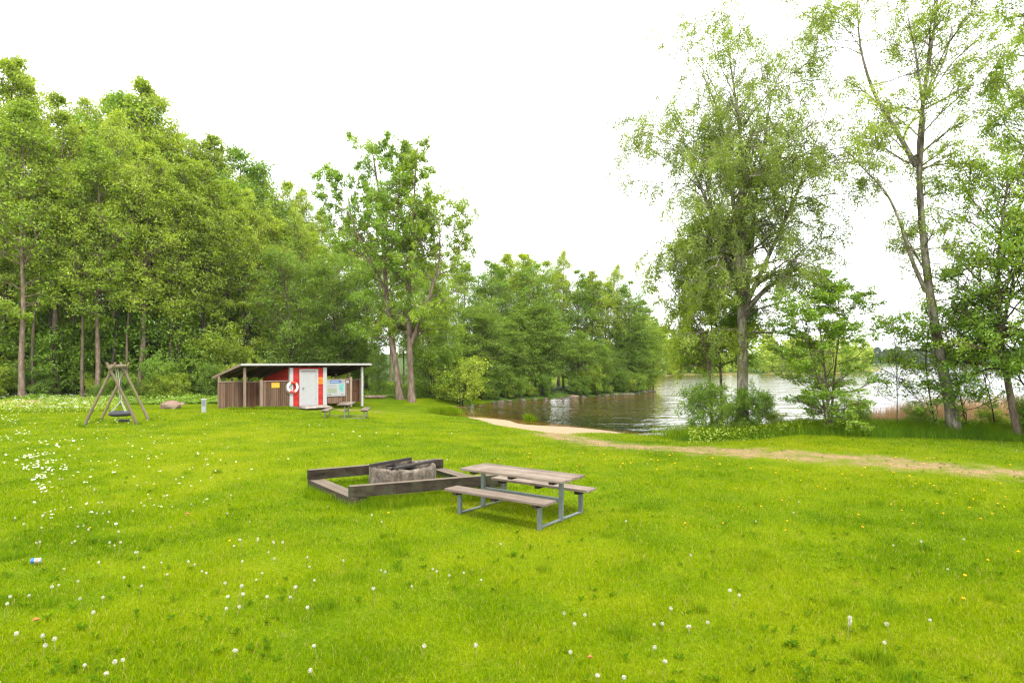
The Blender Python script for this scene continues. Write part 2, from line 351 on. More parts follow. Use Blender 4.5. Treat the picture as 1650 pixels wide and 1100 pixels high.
path = [(*W(900, 699, -.3), .9), (*W(960, 709, -.2), 1.0), (*W(1030, 714, -.1), 1.2), (*W(1130, 721, -.1), 1.3), (*W(1250, 731), 1.05), (*W(1400, 742), 1.1), (*W(1560, 757), 1.0), (*W(1700, 770), 1.05), (*W(1900, 788), 1.0)]
def dirt_of(x, y):
    d = np.clip(1.12 - .48 * poly_d(x, y, path), 0, .85)
    d = np.maximum(d, .55 * np.clip(1.4 - np.hypot((x - W(500, 657)[0]) / 1.4, (y - 37.6) / .8), 0, 1))
    d = np.maximum(d, .8 * np.clip(1.4 - np.hypot((x + 9.7) / 2.2, (y - 38.0) / .9), 0, 1))
    for qx, qr, s in ((440, 916, .28), (460, 1022, .22), (35, 925, .3), (170, 925, .25), (1020, 712, 1.2)):
        a, b = W(qx, qr); d = np.maximum(d, .4 * np.clip(1.5 - np.hypot((x - a) / s, (y - b) / s), 0, 1))
    return d
def sand_of(x, y, s):
    px = 825 + F * x / np.maximum(y, 1); w = np.interp(px, [735, 785, 860, 905, 950, 1000, 1060, 1100], [.3, 2.4, 4.0, 3.9, 2.0, .9, .4, .1])
    return np.clip(.5 + (w - s) / 1.0, 0, 1) * (s > -3) * (y < 45) * (y > 20) * (px > 728) * (px < 1110)
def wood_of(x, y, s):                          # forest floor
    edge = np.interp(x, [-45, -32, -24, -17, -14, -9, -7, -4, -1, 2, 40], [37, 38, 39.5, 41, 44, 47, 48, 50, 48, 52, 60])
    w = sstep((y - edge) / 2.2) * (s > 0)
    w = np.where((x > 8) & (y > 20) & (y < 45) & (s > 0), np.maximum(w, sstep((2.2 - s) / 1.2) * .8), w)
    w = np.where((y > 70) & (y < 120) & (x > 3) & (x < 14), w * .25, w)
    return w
ground_me = mesh_np("ground", np.stack([GX, GY, GZ], -1).reshape(-1, 3),
    (lambda a: np.stack([a[:-1, :-1], a[:-1, 1:], a[1:, 1:], a[1:, :-1]], -1).reshape(-1, 4))(np.arange(GX.size).reshape(GX.shape)),
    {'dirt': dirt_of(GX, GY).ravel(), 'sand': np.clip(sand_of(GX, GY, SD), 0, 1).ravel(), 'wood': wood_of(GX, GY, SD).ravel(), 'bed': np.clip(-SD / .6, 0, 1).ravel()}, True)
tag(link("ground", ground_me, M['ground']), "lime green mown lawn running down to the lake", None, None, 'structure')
wx, wy = axis(-8, 26, .5, (-60, 1500), 1.2), axis(22, 70, .5, (10, 1000), 1.15)
WX, WY = np.meshgrid(wx, wy); WS = lake_sd(WX, WY)
wf = (lambda a: np.stack([a[:-1, :-1], a[:-1, 1:], a[1:, 1:], a[1:, :-1]], -1).reshape(-1, 4))(np.arange(WX.size).reshape(WX.shape))
keep = (WS.ravel()[wf].min(1) < 1.0)
tag(link("lake", mesh_np("lake", np.stack([WX, WY, np.full(WX.shape, ZW)], -1).reshape(-1, 3), wf[keep], {'shallow': np.clip(1 + WS.ravel() / 7, 0, .95)}, True), M['water']),
    "rippled lake water, brown near the beach", None, None, 'structure')

# ------------------------------------------------------------------ tree building
def nrm(a): return a / (np.linalg.norm(a, axis=-1, keepdims=True) + 1e-9)
def tubes(pts, r0, r1, sides, pw=1.0):
    n, s, _ = pts.shape; d = nrm(np.gradient(pts, axis=1)); ref = np.tile([.31, .95, .05], (n, s, 1)); a = nrm(np.cross(d, ref)); b = np.cross(d, a)
    t = np.linspace(0, 1, s) ** pw; r = r0[:, None] * (1 - t) + r1[:, None] * t; th = np.arange(sides) * 2 * np.pi / sides
    v = pts[:, :, None] + r[:, :, None, None] * (a[:, :, None] * np.cos(th)[:, None] + b[:, :, None] * np.sin(th)[:, None])
    idx = np.arange(n * s * sides).reshape(n, s, sides); j = np.roll(idx, -1, 2)
    f = np.stack([idx[:, :-1], j[:, :-1], j[:, 1:], idx[:, 1:]], -1).reshape(-1, 4)
    return v.reshape(-1, 3), f
def grow(rg, start, d, L, S, bend, wob):
    n = len(start); P = np.zeros((n, S, 3)); P[:, 0] = start; d = nrm(d.copy()); st = (L / (S - 1))[:, None]
    for i in range(1, S):
        d = nrm(d + np.array([0, 0, 1.]) * bend / (S - 1) + rg.normal(0, wob, (n, 3))); P[:, i] = P[:, i - 1] + d * st
    return P
def at(P, i, t):
    S = P.shape[1]; q = np.clip(t * (S - 1), 0, S - 1.001); k = q.astype(int); fr = (q - k)[:, None]
    a, b = P[i, k], P[i, k + 1]; return a + (b - a) * fr, nrm(b - a)
def spline(pts, n=14):
    p = np.array(pts, float); s = np.r_[0, np.cumsum(np.linalg.norm(np.diff(p, axis=0), axis=1))]; q = np.linspace(0, s[-1], n)
    P = np.stack([np.interp(q, s, p[:, k]) for k in range(3)], -1)
    for _ in range(2): P[1:-1] = (P[:-2] + 2 * P[1:-1] + P[2:]) / 4
    return P
def leaves(rg, P, n, spread, size, asp, up, tmin=.15, clump=0):
    i = rg.integers(0, len(P), n); c, d = at(P, i, rg.uniform(tmin, 1, n)); c = c + rg.normal(0, 1, (n, 3)) * np.array(spread)
    nn = nrm(rg.normal(0, 1, (n, 3)) + np.array([0, 0, up])); a = nrm(np.cross(nn, rg.normal(0, 1, (n, 3)))); b = np.cross(nn, a)
    sz = size * rg.uniform(.6, 1.35, n)[:, None] / 2; w = sz * asp
    fold = nn * sz * .25
    v = np.stack([c - a * sz, c + b * w + fold, c + a * sz, c - b * w + fold], 1).reshape(-1, 3)
    clr = rg.random(len(P))[i] * .5 + rg.random(n) * .5
    return v, np.arange(4 * n).reshape(n, 4), clr
def tree_geo(seed, stems, zb, R0, prof, n1=46, el=(20, 50), b1=.25, S1=7, n2=7, l2=.42, n3=5, l3=.8, b3=-.1, nl=16000,
             spread=.13, size=.16, asp=.42, up=.6, wob=.13, sides=9, l1min=.4, asym=None, twig=.006, clumpy=0):
    """stems: list of (points, base radius, top radius). zb: lowest limb. R0: greatest crown radius, prof(f) its outline from the lowest limb (0) to the top (1)"""
    rg = np.random.default_rng(seed); SP = np.stack([spline(p) for p, _, _ in stems]); r0 = np.array([a for _, a, _ in stems]); r1 = np.array([b for _, _, b in stems])
    tv, tf = tubes(SP, r0, r1, sides, .85)
    base = SP[0, 0]; k = (tv[:, 2] < base[2] + .5); tv[k, :2] += (tv[k, :2] - base[:2]) * (.35 * (1 - (tv[k, 2:3] - base[2]) / .5))   # root flare
    zt = SP[:, -1, 2].max(); si = rg.choice(len(stems), n1 * 3, p=np.array([np.linalg.norm(s[-1] - s[0]) for s in SP]) / sum(np.linalg.norm(s[-1] - s[0]) for s in SP))
    tt = rg.uniform(0, 1, n1 * 3); st, sd = at(SP, si, tt); ok = np.where(st[:, 2] > zb)[0][:n1]; si, tt, st, sd = si[ok], tt[ok], st[ok], sd[ok]; n = len(ok)
    f = np.clip((st[:, 2] - zb) / (zt - zb), 0, 1); az = np.arange(n) * 2.39996 + rg.uniform(0, .8, n); e = np.radians(rg.uniform(*el, n) + f * 22)
    d = np.stack([np.cos(az) * np.cos(e), np.sin(az) * np.cos(e), np.sin(e)], -1)
    L = np.maximum(R0 * prof(f) * rg.uniform(.7, 1.15, n) / np.cos(e) ** .6, l1min)
    if asym is not None: L *= 1 + (d[:, :2] @ np.array(asym))
    rs = (r0[si] * (1 - tt ** .85) + r1[si] * tt ** .85) * .5; rr = np.minimum(rs, .012 + L * .014)
    P1 = grow(rg, st, d, L, S1, b1, wob)
    m = n * n2; i = np.repeat(np.arange(n), n2); t = rg.uniform(.22, 1, m); s2, d1 = at(P1, i, t); sdv = nrm(np.cross(d1, rg.normal(0, 1, (m, 3)) + [0, 0, 2.5]))
    s2d = nrm(d1 * .75 + sdv * np.where(rg.random(m) < .5, 1, -1)[:, None] * .8 + rg.normal(0, .12, (m, 3)))
    L2 = L[i] * l2 * (1.15 - t * .6) * rg.uniform(.6, 1.2, m) + .15; P2 = grow(rg, s2, s2d, L2, 5, b1 * .4, wob)
    m3 = m * n3; i3 = np.repeat(np.arange(m), n3); t3 = rg.uniform(.25, 1, m3); s3, d2 = at(P2, i3, t3)
    d3 = nrm(d2 * .8 + rg.normal(0, .55, (m3, 3))); P3 = grow(rg, s3, d3, l3 * rg.uniform(.5, 1.3, m3) * np.clip(L[i][i3] / (R0 * .75), .4, 1), 4, b3, wob)
    bv = [tubes(P1, rr, np.full(n, .008), 6), tubes(P2, np.minimum(rr[i] * .55, .02), np.full(m, .005), 4)]
    keep3 = rg.random(m3) < .5; bv.append(tubes(P3[keep3], np.full(keep3.sum(), twig), np.full(keep3.sum(), twig * .5), 3))
    wv, wf_, o = [], [], 0
    for v, ff in bv: wv.append(v); wf_.append(ff + o); o += len(v)
    if clumpy > 0: keepc = rg.random(m3) < 1 - clumpy; PL = P3[keepc]
    else: PL = P3
    lv, lf, lc = leaves(rg, PL, nl, spread, size, asp, up)
    return (tv, tf), (np.concatenate(wv), np.concatenate(wf_)), (lv, lf, lc)
def tree(name, geo, bark, leaf, loc=(0, 0, 0), rz=0, crown='crown'):
    root = empty(name, loc, rz); (tv, tf), (bv, bf), (lv, lf, lc) = geo
    a = link('trunk', mesh_np('trunk', tv, tf, {'rnd': np.zeros(len(tf))}, True), bark, root)
    b = link('limbs', mesh_np('limbs', bv, bf, {'rnd': np.zeros(len(bf))}, True), bark, root)
    c = link(crown, mesh_np(crown, lv, lf, {'rnd': lc}), leaf, root)
    KIDS[root.name] = [a, b, c]; return root
def straight(rg, h, r, wob=.25, lean=(0, 0)):
    z = np.linspace(0, h, 8); x = np.cumsum(rg.normal(0, wob, 8)) * .6; y = np.cumsum(rg.normal(0, wob, 8)) * .6; x -= x[0]; y -= y[0]
    return ([(x[i] + lean[0] * z[i], y[i] + lean[1] * z[i], z[i] - (.15 if i == 0 else 0)) for i in range(8)], r, .02)
slim = lambda f: (np.sin(np.clip(f, 0, 1) ** .8 * np.pi * .93 + .12)) * .8 + .25 * (1 - f)
egg = lambda f: np.sqrt(np.clip(1 - (1.55 * f - .6) ** 2, .02, 1))
dome = lambda f: np.sqrt(np.clip(1 - f ** 2 * .96, .03, 1))
PR = {}                                        # prototypes: name -> (root or None, height)
def proto(key, name, h, bark, leaf, rest=None, **kw):
    rg = np.random.default_rng(hash(key) % 1 + sum(map(ord, key))); st = kw.pop('stems', None) or [straight(rg, h, kw.pop('r', .2), kw.pop('tw', .22))]
    PR[key] = [name, tree_geo(sum(map(ord, key)), st, **kw), bark, leaf, h, None, None]
for k in range(4):
    proto(f'alder{k}', 'alder_tree', 20, M['bark'] if k % 2 == 0 else M['bark_red'], M['leaf_alder'] if k != 1 else M['leaf_fresh'], r=.19 + .02 * k, zb=5.0 + k * .6, R0=2.75 + .22 * k, prof=slim,
          n1=64, el=(-5, 38), b1=.35, n2=7, n3=5, l3=.8, nl=14500, spread=(.16, .16, .07), size=.2, asp=.45, up=1.1, wob=.16)
proto('tallbirch', 'birch_tree', 20, M['bark_birch'], M['leaf_alder'], r=.16, zb=8, R0=2.6, prof=slim, n1=46, el=(15, 50), b1=.2, nl=10500, l3=.8, b3=-.5, spread=.12, size=.17)
proto('dense', 'maple_tree', 12, M['bark'], M['leaf_dark'], r=.17, zb=1.6, R0=3.6, prof=egg, n1=60, el=(0, 40), b1=.3, nl=17000, spread=(.2, .2, .07), size=.2, up=1.3)
proto('dense2', 'maple_tree', 12, M['bark'], M['leaf_maple'], r=.17, zb=1.2, R0=3.2, prof=slim, n1=64, el=(-5, 40), b1=.3, nl=16000, spread=(.18, .18, .07), size=.19, up=1.1)
def bush_stems(rg, h, n, sp=.5):
    o = []
    for k in range(n):
        a = 2 * np.pi * k / n + rg.uniform(0, .7); q = rg.uniform(.4, 1) * sp
        o.append(([(math.cos(a) * .1, math.sin(a) * .1, -.1), (math.cos(a) * q * .5, math.sin(a) * q * .5, h * .4), (math.cos(a) * q, math.sin(a) * q, h * rg.uniform(.75, 1))], .03, .008))
    return o
for k in range(2):
    proto(f'slender{k}', 'alder_tree', 18, M['bark_dark'] if k else M['bark'], M['leaf_alder'], r=.125, zb=8.0, R0=1.9, prof=slim, n1=44, el=(5, 50), b1=.35, n2=6, n3=4, l3=.7, nl=7500, spread=(.14, .14, .07), size=.18, asp=.45, up=1.0, tw=.3)
for k in range(3):
    rg = np.random.default_rng(70 + k)
    proto(f'bush{k}', 'shrub', 3, M['bark_dark'], (M['leaf_maple'], M['leaf_alder'], M['leaf_dark'])[k], stems=bush_stems(rg, 3, 6, .9), zb=.15, R0=1.4, prof=egg, n1=42, el=(5, 50), n2=5, n3=4, l3=.4,
          nl=8500, spread=.1, size=.13, asp=.45, up=.8, sides=5, S1=5)
def place(key, x, y, h, label, cat, group=None, rz=None, wide=1.0, z=None):
    q = PR[key]
    if q[5] is None: q[5] = tree(q[0], q[1], q[2], q[3]); o = q[5]; q[1] = None
    else: o = clone(q[5])
    s = h / q[4]; o.location = (x, y, (H(x, y) if z is None else z) - .05); o.scale = (s * wide, s * wide, s); o.rotation_euler = (0, 0, rnd.uniform(0, 6.28) if rz is None else rz)
    tag(o, label, cat, group); return o
def top_h(row, D): return HC + (HOR - row) * D / F

# forest on the left: (px, distance, top row, kind)
front = [(-60, 41, 60, 'alder2'), (8, 43, 96, 'alder0'), (36, 40.5, 165, 'alder1'), (78, 43, 185, 'alder3'), (118, 45, 205, 'alder0'), (156, 42.5, 225, 'alder1'), (190, 45, 190, 'tallbirch'), (222, 43.5, 235, 'alder3'),
         (258, 46, 255, 'alder1'), (292, 45, 250, 'alder0'), (330, 47, 268, 'alder2'), (368, 50, 290, 'alder1'), (405, 53, 315, 'alder3'), (440, 53, 350, 'alder0'), (474, 55, 345, 'tallbirch'), (505, 57, 380, 'alder2'), (545, 58, 395, 'alder1')]
ords = ['first', 'second', 'third', 'fourth', 'fifth', 'sixth', 'seventh', 'eighth', 'ninth', 'tenth', 'eleventh', 'twelfth', 'thirteenth', 'fourteenth', 'fifteenth', 'sixteenth', 'seventeenth', 'eighteenth']
for k, (px, D, tr_, kd) in enumerate(front):
    w = 'behind the swing' if 110 < px < 250 else 'behind the shed' if 330 < px < 600 else 'above the boulder' if 250 <= px <= 330 else 'left of the swing'
    if k == 0: lb = 'tall alder standing just past the left end of the forest front row'
    else: lb = f"{'pale birch' if 'birch' in kd else 'slim leafy alder'} {w}, {ords[k-1]} trunk from left in the forest's front row"
    place(kd, PX(px, D), D, top_h(tr_, D), lb, 'tree', 'front row of the left forest')
for k, (px, D) in enumerate([(55, 41.5), (98, 42.5), (133, 41.8), (172, 43), (206, 43.2), (242, 44), (276, 44.5), (311, 46), (349, 48), (386, 50), (424, 54), (458, 54), (489, 56), (522, 56)]):
    w = 'behind the swing' if 110 < px < 250 else 'behind the shed' if 340 < px < 600 else 'near the boulder' if 250 <= px <= 340 else 'left of the swing'
    place(f'slender{k % 2}', PX(px, D), D, top_h(float(np.interp(px, [0, 300, 520], [250, 300, 400])), D), f"thin bare alder stem {w}, {ords[k]} from left at forest edge", 'tree', 'thin alder stems at the forest edge')
def ahead(px):                                 # outline of the tree tops in the photograph
    return np.interp(px, [-100, 0, 60, 100, 150, 240, 290, 340, 400, 440, 480, 530, 600, 760, 830, 905, 960, 1000, 1045], [60, 98, 150, 195, 165, 135, 205, 225, 262, 285, 315, 350, 380, 410, 415, 412, 440, 432, 470])
back = [(20, 50, 120), (70, 54, 155), (140, 52, 168), (175, 56, 160), (205, 53, 165), (240, 52, 133), (275, 54, 170), (312, 57, 235), (345, 56, 224), (385, 58, 250), (420, 60, 275), (455, 62, 300), (487, 64, 312), (520, 66, 345), (560, 68, 352), (600, 66, 380),
        (700, 60, 395), (740, 62, 400)]
for k, (px, D, tr_) in enumerate(back):
    place(('alder0', 'alder3', 'tallbirch', 'alder2', 'dense2')[k % 5] if px < 540 else 'alder0', PX(px, D), D, top_h(tr_, D), f"tall tree of the forest's second row whose top shows {'above the red shed' if 380 < px < 540 else 'over the swing' if 110 < px < 260 else 'beside the twin maples' if px >= 540 else 'over the front alders'}, {ords[k]} along", 'tree', 'second row of the left forest')
for k in range(46):
    px = rnd.uniform(-140, 700); D = rnd.uniform(58, 98); hh = min(top_h(ahead(px) + rnd.uniform(15, 120), D), 25); 
    zone = 'left of the swing' if px < 130 else 'behind the swing' if px < 260 else 'behind the boulder' if px < 340 else 'behind the shed' if px < 600 else 'behind the twin maples'
    place(rnd.choice(['alder0', 'alder2', 'alder3', 'alder1', 'dense', 'dense2', 'tallbirch']), PX(px, D), D, max(hh, 11), f"dim tree deep in the forest {zone}, mostly hidden by nearer trunks", 'tree', f'deep forest trees {zone}')
# understory on the forest edge
for k in range(80):
    px = rnd.uniform(-90, 600); D0 = float(np.interp((px - 825) / F * 44, [-45, -32, -24, -17, -14, -9], [39, 40, 41.5, 43, 46, 50])); D = D0 + abs(rnd.gauss(0, 1)) * 6 + .5
    zone = 'left of the swing' if px < 130 else 'behind the swing' if px < 260 else 'behind the boulder' if px < 340 else 'behind the shed'
    place(f'bush{k % 3}', PX(px, D), D, rnd.uniform(.8, 2.3) if D < D0 + 4 else rnd.uniform(2.5, 6), f'leafy green shrub of the undergrowth {zone}', 'shrub', f'undergrowth shrubs {zone}', wide=rnd.uniform(.9, 1.4))
# maples and shrubs between the shed and the bay
for k, (px, D, tr_, kd, wd, lb) in enumerate([
        (470, 49, 425, 'dense', 1.0, 'dense dark green maple rising behind the shed roof'), (545, 51, 440, 'dense', 1.1, 'dark maple behind the right end of the shed roof'), (590, 55, 400, 'dense2', 1, 'green maple standing left of the twin trunks'),
        (610, 47.5, 560, 'dense2', 1.0, 'small maple right of the shed post'), (700, 47, 560, 'bush2', 1.25, 'round bright shrub right of the twin trunks'), (742, 46.5, 575, 'bush1', 1.3, 'broad shrub leaning over the corner of the bay'),
        (718, 50, 520, 'dense2', 1.0, 'leafy tree behind the round shrub at the bay corner'), (765, 52, 490, 'dense2', .9, 'fresh green tree hanging over the bay inlet'), (690, 55, 470, 'dense', 1.0, 'dark tree directly behind the twin trunks'), (750, 57, 425, 'alder1', 1.1, 'tall fresh green tree at the bay corner')]):
    place(kd, PX(px, D), D, top_h(tr_, D), lb, 'tree' if 'shrub' not in lb else 'shrub', 'trees between shed and bay', wide=wd)
# the wooded point across the bay
pts = [(790, 56, 425, 'dense2'), (815, 58, 412, 'alder2'), (838, 60, 410, 'alder0'), (862, 58, 430, 'dense2'), (885, 60, 422, 'alder3'), (908, 61, 408, 'tallbirch'), (930, 62, 440, 'dense2'), (955, 62, 440, 'alder2'), (975, 64, 455, 'alder0'), (995, 66, 430, 'tallbirch'), (1015, 65, 455, 'dense2'),
       (1035, 66, 478, 'alder1'), (1052, 68, 505, 'dense2'), (800, 64, 430, 'alder3'), (850, 68, 440, 'dense'), (900, 70, 440, 'alder2'), (945, 70, 450, 'alder0'), (985, 72, 470, 'dense')]
for k, (px, D, tr_, kd) in enumerate(pts):
    place(kd, PX(px, D), D, top_h(tr_, D), f"{'birch' if 'birch' in kd else 'bushy maple' if 'dense' in kd else 'alder'} on the wooded point across the bay, {ords[k] if k < 13 else 'back row'} {'counting from the inlet' if k < 13 else ords[k-13] + ' of five'}", 'tree', 'trees on the wooded point', wide=1.25 if 'alder' in kd else 1.0)
for k in range(26):
    t = k / 25; px = 775 + t * 272; D = np.interp(px, [745, 795, 881, 949, 1026, 1053], [46.5, 50, 55, 58, 62.5, 67.5]) + .35 + rnd.uniform(0, 1.0)
    if 875 < px < 925 and rnd.random() < .5: continue
    place(f'bush{k % 3}', PX(px, D), D, rnd.uniform(.6, 1.9), 'low shrub leaning over the water along the wooded point', 'shrub', 'waterside shrubs on the wooded point', wide=1.25)

for k in range(22):
    px = 770 + (k + rnd.random()) / 22 * 278
    if 893 < px < 922: continue
    D = float(np.interp(px, [745, 795, 881, 949, 1026, 1053], [46.5, 50, 55, 58, 62.5, 67.5])) + 1.2 + rnd.uniform(0, 2.4)
    place(('dense', 'dense2')[k % 2], PX(px, D), D, rnd.uniform(4.2, 7.6) * (.85 if px > 980 else 1), 'young maple filling the leafy wall of the wooded point down to the water', 'tree', 'young maples on the wooded point', wide=rnd.uniform(1.1, 1.5))
# the two tall maples by the bay: trunk lines taken from the photograph at their real distance
def line(pts, D, dy=None):
    return [(PX(px, D), D + (dy[i] if dy else 0), HC + (HOR - row) * D / F) for i, (px, row) in enumerate(pts)]
def hero(name, seed, D, stems, label, cat, bark, leaf, **kw):
    S = []; x0 = None
    for p, a, b in stems:
        q = line([c[:2] for c in p], D, [c[2] if len(c) > 2 else 0 for c in p])
        if x0 is None: x0 = q[0]; gz = H(x0[0], x0[1]); q[0] = (q[0][0], q[0][1], gz - .15)
        S.append(([(c[0] - x0[0], c[1] - x0[1], c[2] - gz) for c in q], a, b))
    kw['zb'] = HC + (HOR - kw.pop('low')) * D / F - gz
    o = tree(name, tree_geo(seed, S, **kw), bark, leaf, (x0[0], x0[1], gz)); tag(o, label, cat); return o
hero('maple_tree', 5, 45, [([(645, 643), (640, 600), (630, 540), (623, 480), (617, 420, .3), (612, 330, .4), (604, 280, .6), (598, 245, .6)], .25, .04), ([(618, 430), (640, 370, .5), (640, 300, .5), (645, 262, .3)], .13, .03), ([(622, 470), (600, 420, -.4), (572, 370, -.6), (560, 300, -.5)], .1, .02)],
     'left one of the twin tall maples by the bay, brown trunk bending left', 'tree', M['bark_red'], M['leaf_maple'], low=560, R0=3.9, prof=lambda f: np.where(f < .62, .75 + .2 * f, 1.15 - f * .75), n1=86, el=(0, 40), b1=.3, n2=7, n3=4, l3=.5, nl=36000, spread=.1, size=.18, asp=.5, up=.8, clumpy=.25, twig=.01)
hero('maple_tree', 6, 44.6, [([(663, 645), (662, 590), (660, 555), (657, 500), (660, 440, .3), (665, 330, .3), (670, 270), (674, 228)], .25, .03), ([(661, 560), (672, 530, -.3), (690, 490, -.5), (702, 455, -.5), (712, 410, -.5), (708, 350, -.4)], .15, .03)],
     'right one of the twin tall maples by the bay, its trunk forking low', 'tree', M['bark_red'], M['leaf_fresh'], low=560, R0=3.3, prof=lambda f: np.where(f < .6, .85, 1.15 - f * .8), n1=80, el=(0, 40), b1=.3, n2=7, n3=4, l3=.5, nl=32000, spread=.1, size=.18, asp=.5, up=.8, clumpy=.3, twig=.01)
# weeping birch at the water
hero('birch_tree', 8, 26, [([(1196, 697), (1198, 640), (1196, 560), (1194, 480), (1196, 400), (1197, 300), (1195, 210), (1180, 130), (1174, 80)], .27, .02),
      ([(1193, 450), (1165, 370, .3), (1130, 290, .5), (1108, 215, .6), (1092, 190, .6)], .1, .015), ([(1196, 520), (1212, 430, .2), (1222, 340, .5), (1240, 240, .8), (1258, 130, .8)], .15, .02), ([(1194, 470), (1182, 400, -.3), (1172, 300, -.6), (1150, 190, -.8), (1120, 130, -.8)], .14, .02), ([(1198, 500), (1230, 420, -.4), (1265, 330, -.9), (1300, 230, -1)], .12, .02)],
     'big weeping birch with a thick trunk rising from shrubs at the water', 'tree', M['bark_birch'], M['leaf_birch'], low=560, R0=3.35, prof=lambda f: .84 - .4 * f ** 4, n1=140, el=(28, 60), b1=-.95, n2=8, l2=.45, n3=5, l3=.75, b3=-2.0, nl=175000,
     spread=.07, size=.08, asp=.5, up=.2, clumpy=.05)
# open crowned birch further right, cut by the top of the picture
hero('birch_tree', 12, 22.4, [([(1541, 706), (1527, 630), (1512, 560), (1499, 490), (1489, 410), (1482, 320), (1476, 250), (1484, 170), (1500, 90), (1512, 10), (1516, -70)], .205, .02),
      ([(1492, 470), (1462, 420, -.2), (1440, 370, -.5), (1408, 312, -.7), (1372, 290, -.9), (1345, 262, -1)], .085, .015), ([(1476, 268), (1450, 200, .3), (1420, 145, .5), (1402, 60, .7), (1400, -40, .8)], .1, .015),
      ([(1480, 290), (1478, 200, -.4), (1460, 110, -.6), (1440, 30, -.7)], .08, .015), ([(1488, 165), (1530, 90, .2), (1545, 30, .3)], .05, .01)],
     'tall open birch with a curved trunk, its top out of the picture', 'tree', M['bark_birch'], M['leaf_birch'], low=455, R0=2.6, prof=lambda f: .6 + .4 * f, n1=70, el=(5, 45), b1=.1, n2=8, l2=.45, n3=4, l3=.5, b3=-.6, nl=50000, spread=.07, size=.08, asp=.5, up=.3, clumpy=.3)
# young alder pair left of the weeping birch
hero('alder_tree', 15, 27.2, [([(1148, 693), (1146, 640), (1142, 580), (1125, 520), (1095, 480), (1070, 450)], .085, .015), ([(1144, 600), (1150, 520, .2), (1140, 440, .3), (1120, 400, .4)], .06, .012)],
     'thin alder left of the big birch, leaning left over the water', 'tree', M['bark_red'], M['leaf_alder'], low=600, R0=2.0, prof=egg, n1=44, el=(0, 40), b1=.1, n2=6, n3=4, l3=.4, b3=-.2, nl=26000, spread=.09, size=.095, asp=.55, up=.6, clumpy=.15)
hero('alder_tree', 16, 27.8, [([(1163, 693), (1163, 640), (1160, 570), (1150, 500), (1155, 430), (1165, 380)], .08, .015)],
     'thin upright alder between the leaning alder and the big birch', 'tree', M['bark'], M['leaf_maple'], low=605, R0=1.8, prof=egg, n1=40, el=(0, 40), b1=.1, n2=6, n3=4, l3=.4, b3=-.2, nl=46000, spread=.09, size=.095, asp=.55, up=.6, clumpy=.15)
# small maple between the two birches
hero('maple_tree', 18, 23.4, [([(1337, 703), (1335, 660), (1330, 600), (1322, 540), (1318, 480)], .06, .012), ([(1340, 700), (1345, 650, .2), (1352, 590, .3), (1362, 520, .3), (1355, 470, .3)], .055, .012), ([(1333, 700), (1322, 640, -.2), (1300, 570, -.3), (1285, 520, -.4)], .045, .01)],
     'small several-stemmed maple between the two birches', 'tree', M['bark'], M['leaf_maple'], low=680, R0=1.7, prof=egg, n1=60, el=(-5, 35), b1=.15, n2=6, n3=4, l3=.3, nl=24000, spread=(.09, .09, .035), size=.1, asp=.6, up=1.8, clumpy=.3)
# right hand trees
hero('alder_tree', 21, 21.3, [([(1643, 712), (1630, 650), (1615, 570), (1610, 500), (1606, 430), (1615, 350), (1625, 280)], .13, .02), ([(1612, 540), (1640, 470, .3), (1660, 400, .5), (1670, 330, .5)], .07, .015)],
     'leafy alder at the right edge, brown leaning trunk by the reeds', 'tree', M['bark'], M['leaf_fresh'], low=610, R0=2.9, prof=egg, n1=76, el=(0, 45), b1=.15, n2=6, n3=4, l3=.4, nl=24000, spread=.09, size=.095, asp=.55, up=.6, clumpy=.25)
hero('alder_tree', 22, 20.5, [([(1690, 716), (1672, 640), (1658, 560), (1665, 470), (1680, 380)], .1, .02)],
     'dark stemmed alder half cut off by the right picture edge', 'tree', M['bark_dark'], M['leaf_maple'], low=640, R0=2.3, prof=egg, n1=50, el=(0, 45), n2=6, n3=4, l3=.4, nl=26000, spread=.09, size=.095, asp=.55, up=.6, clumpy=.25)
hero('birch_tree', 23, 22, [([(1775, 715), (1765, 560), (1752, 400), (1740, 260), (1725, 120), (1715, 0), (1700, -90)], .24, .03), ([(1750, 400), (1720, 300, .2), (1690, 210, .3), (1660, 120, .3)], .1, .02)],
     'birch out of frame at right whose branches hang into the top corner', 'tree', M['bark_birch'], M['leaf_fresh'], low=430, R0=3.4, prof=lambda f: 1 - .4 * f, n1=58, el=(0, 40), b1=-.1, n2=7, n3=4, l3=.5, b3=-.8, nl=50000, spread=.08, size=.09, asp=.5, up=.3, clumpy=.3)
hero('maple_tree', 25, 22.8, [([(1560, 707), (1550, 650), (1535, 580), (1520, 520)], .035, .01), ([(1512, 708), (1498, 640), (1490, 580), (1500, 510)], .035, .01)],
     'low leafy maple growing round the foot of the open birch', 'tree', M['bark_dark'], M['leaf_maple'], low=690, R0=1.75, prof=egg, n1=50, el=(-5, 35), n2=6, n3=4, l3=.3, nl=13000, spread=(.1, .1, .05), size=.1, asp=.6, up=1.5, clumpy=.35)
hero('sapling', 26, 23.2, [([(1445, 700), (1446, 640), (1444, 580), (1440, 530)], .02, .006)], 'thin sapling standing alone before the pale reeds', 'tree', M['bark_dark'], M['leaf_alder'], low=660, R0=.7, prof=egg, n1=18, n2=4, n3=3, l3=.25, nl=1100, spread=.07, size=.085, asp=.55, l1min=.2)
hero('sapling', 27, 22.6, [([(1606, 706), (1598, 650), (1583, 600), (1575, 530)], .03, .006)], 'bent sapling between the open birch and the right hand alder', 'tree', M['bark_dark'], M['leaf_alder'], low=660, R0=1.1, prof=egg, n1=26, n2=5, n3=3, l3=.3, nl=3500, spread=.07, size=.085, asp=.55, l1min=.2)
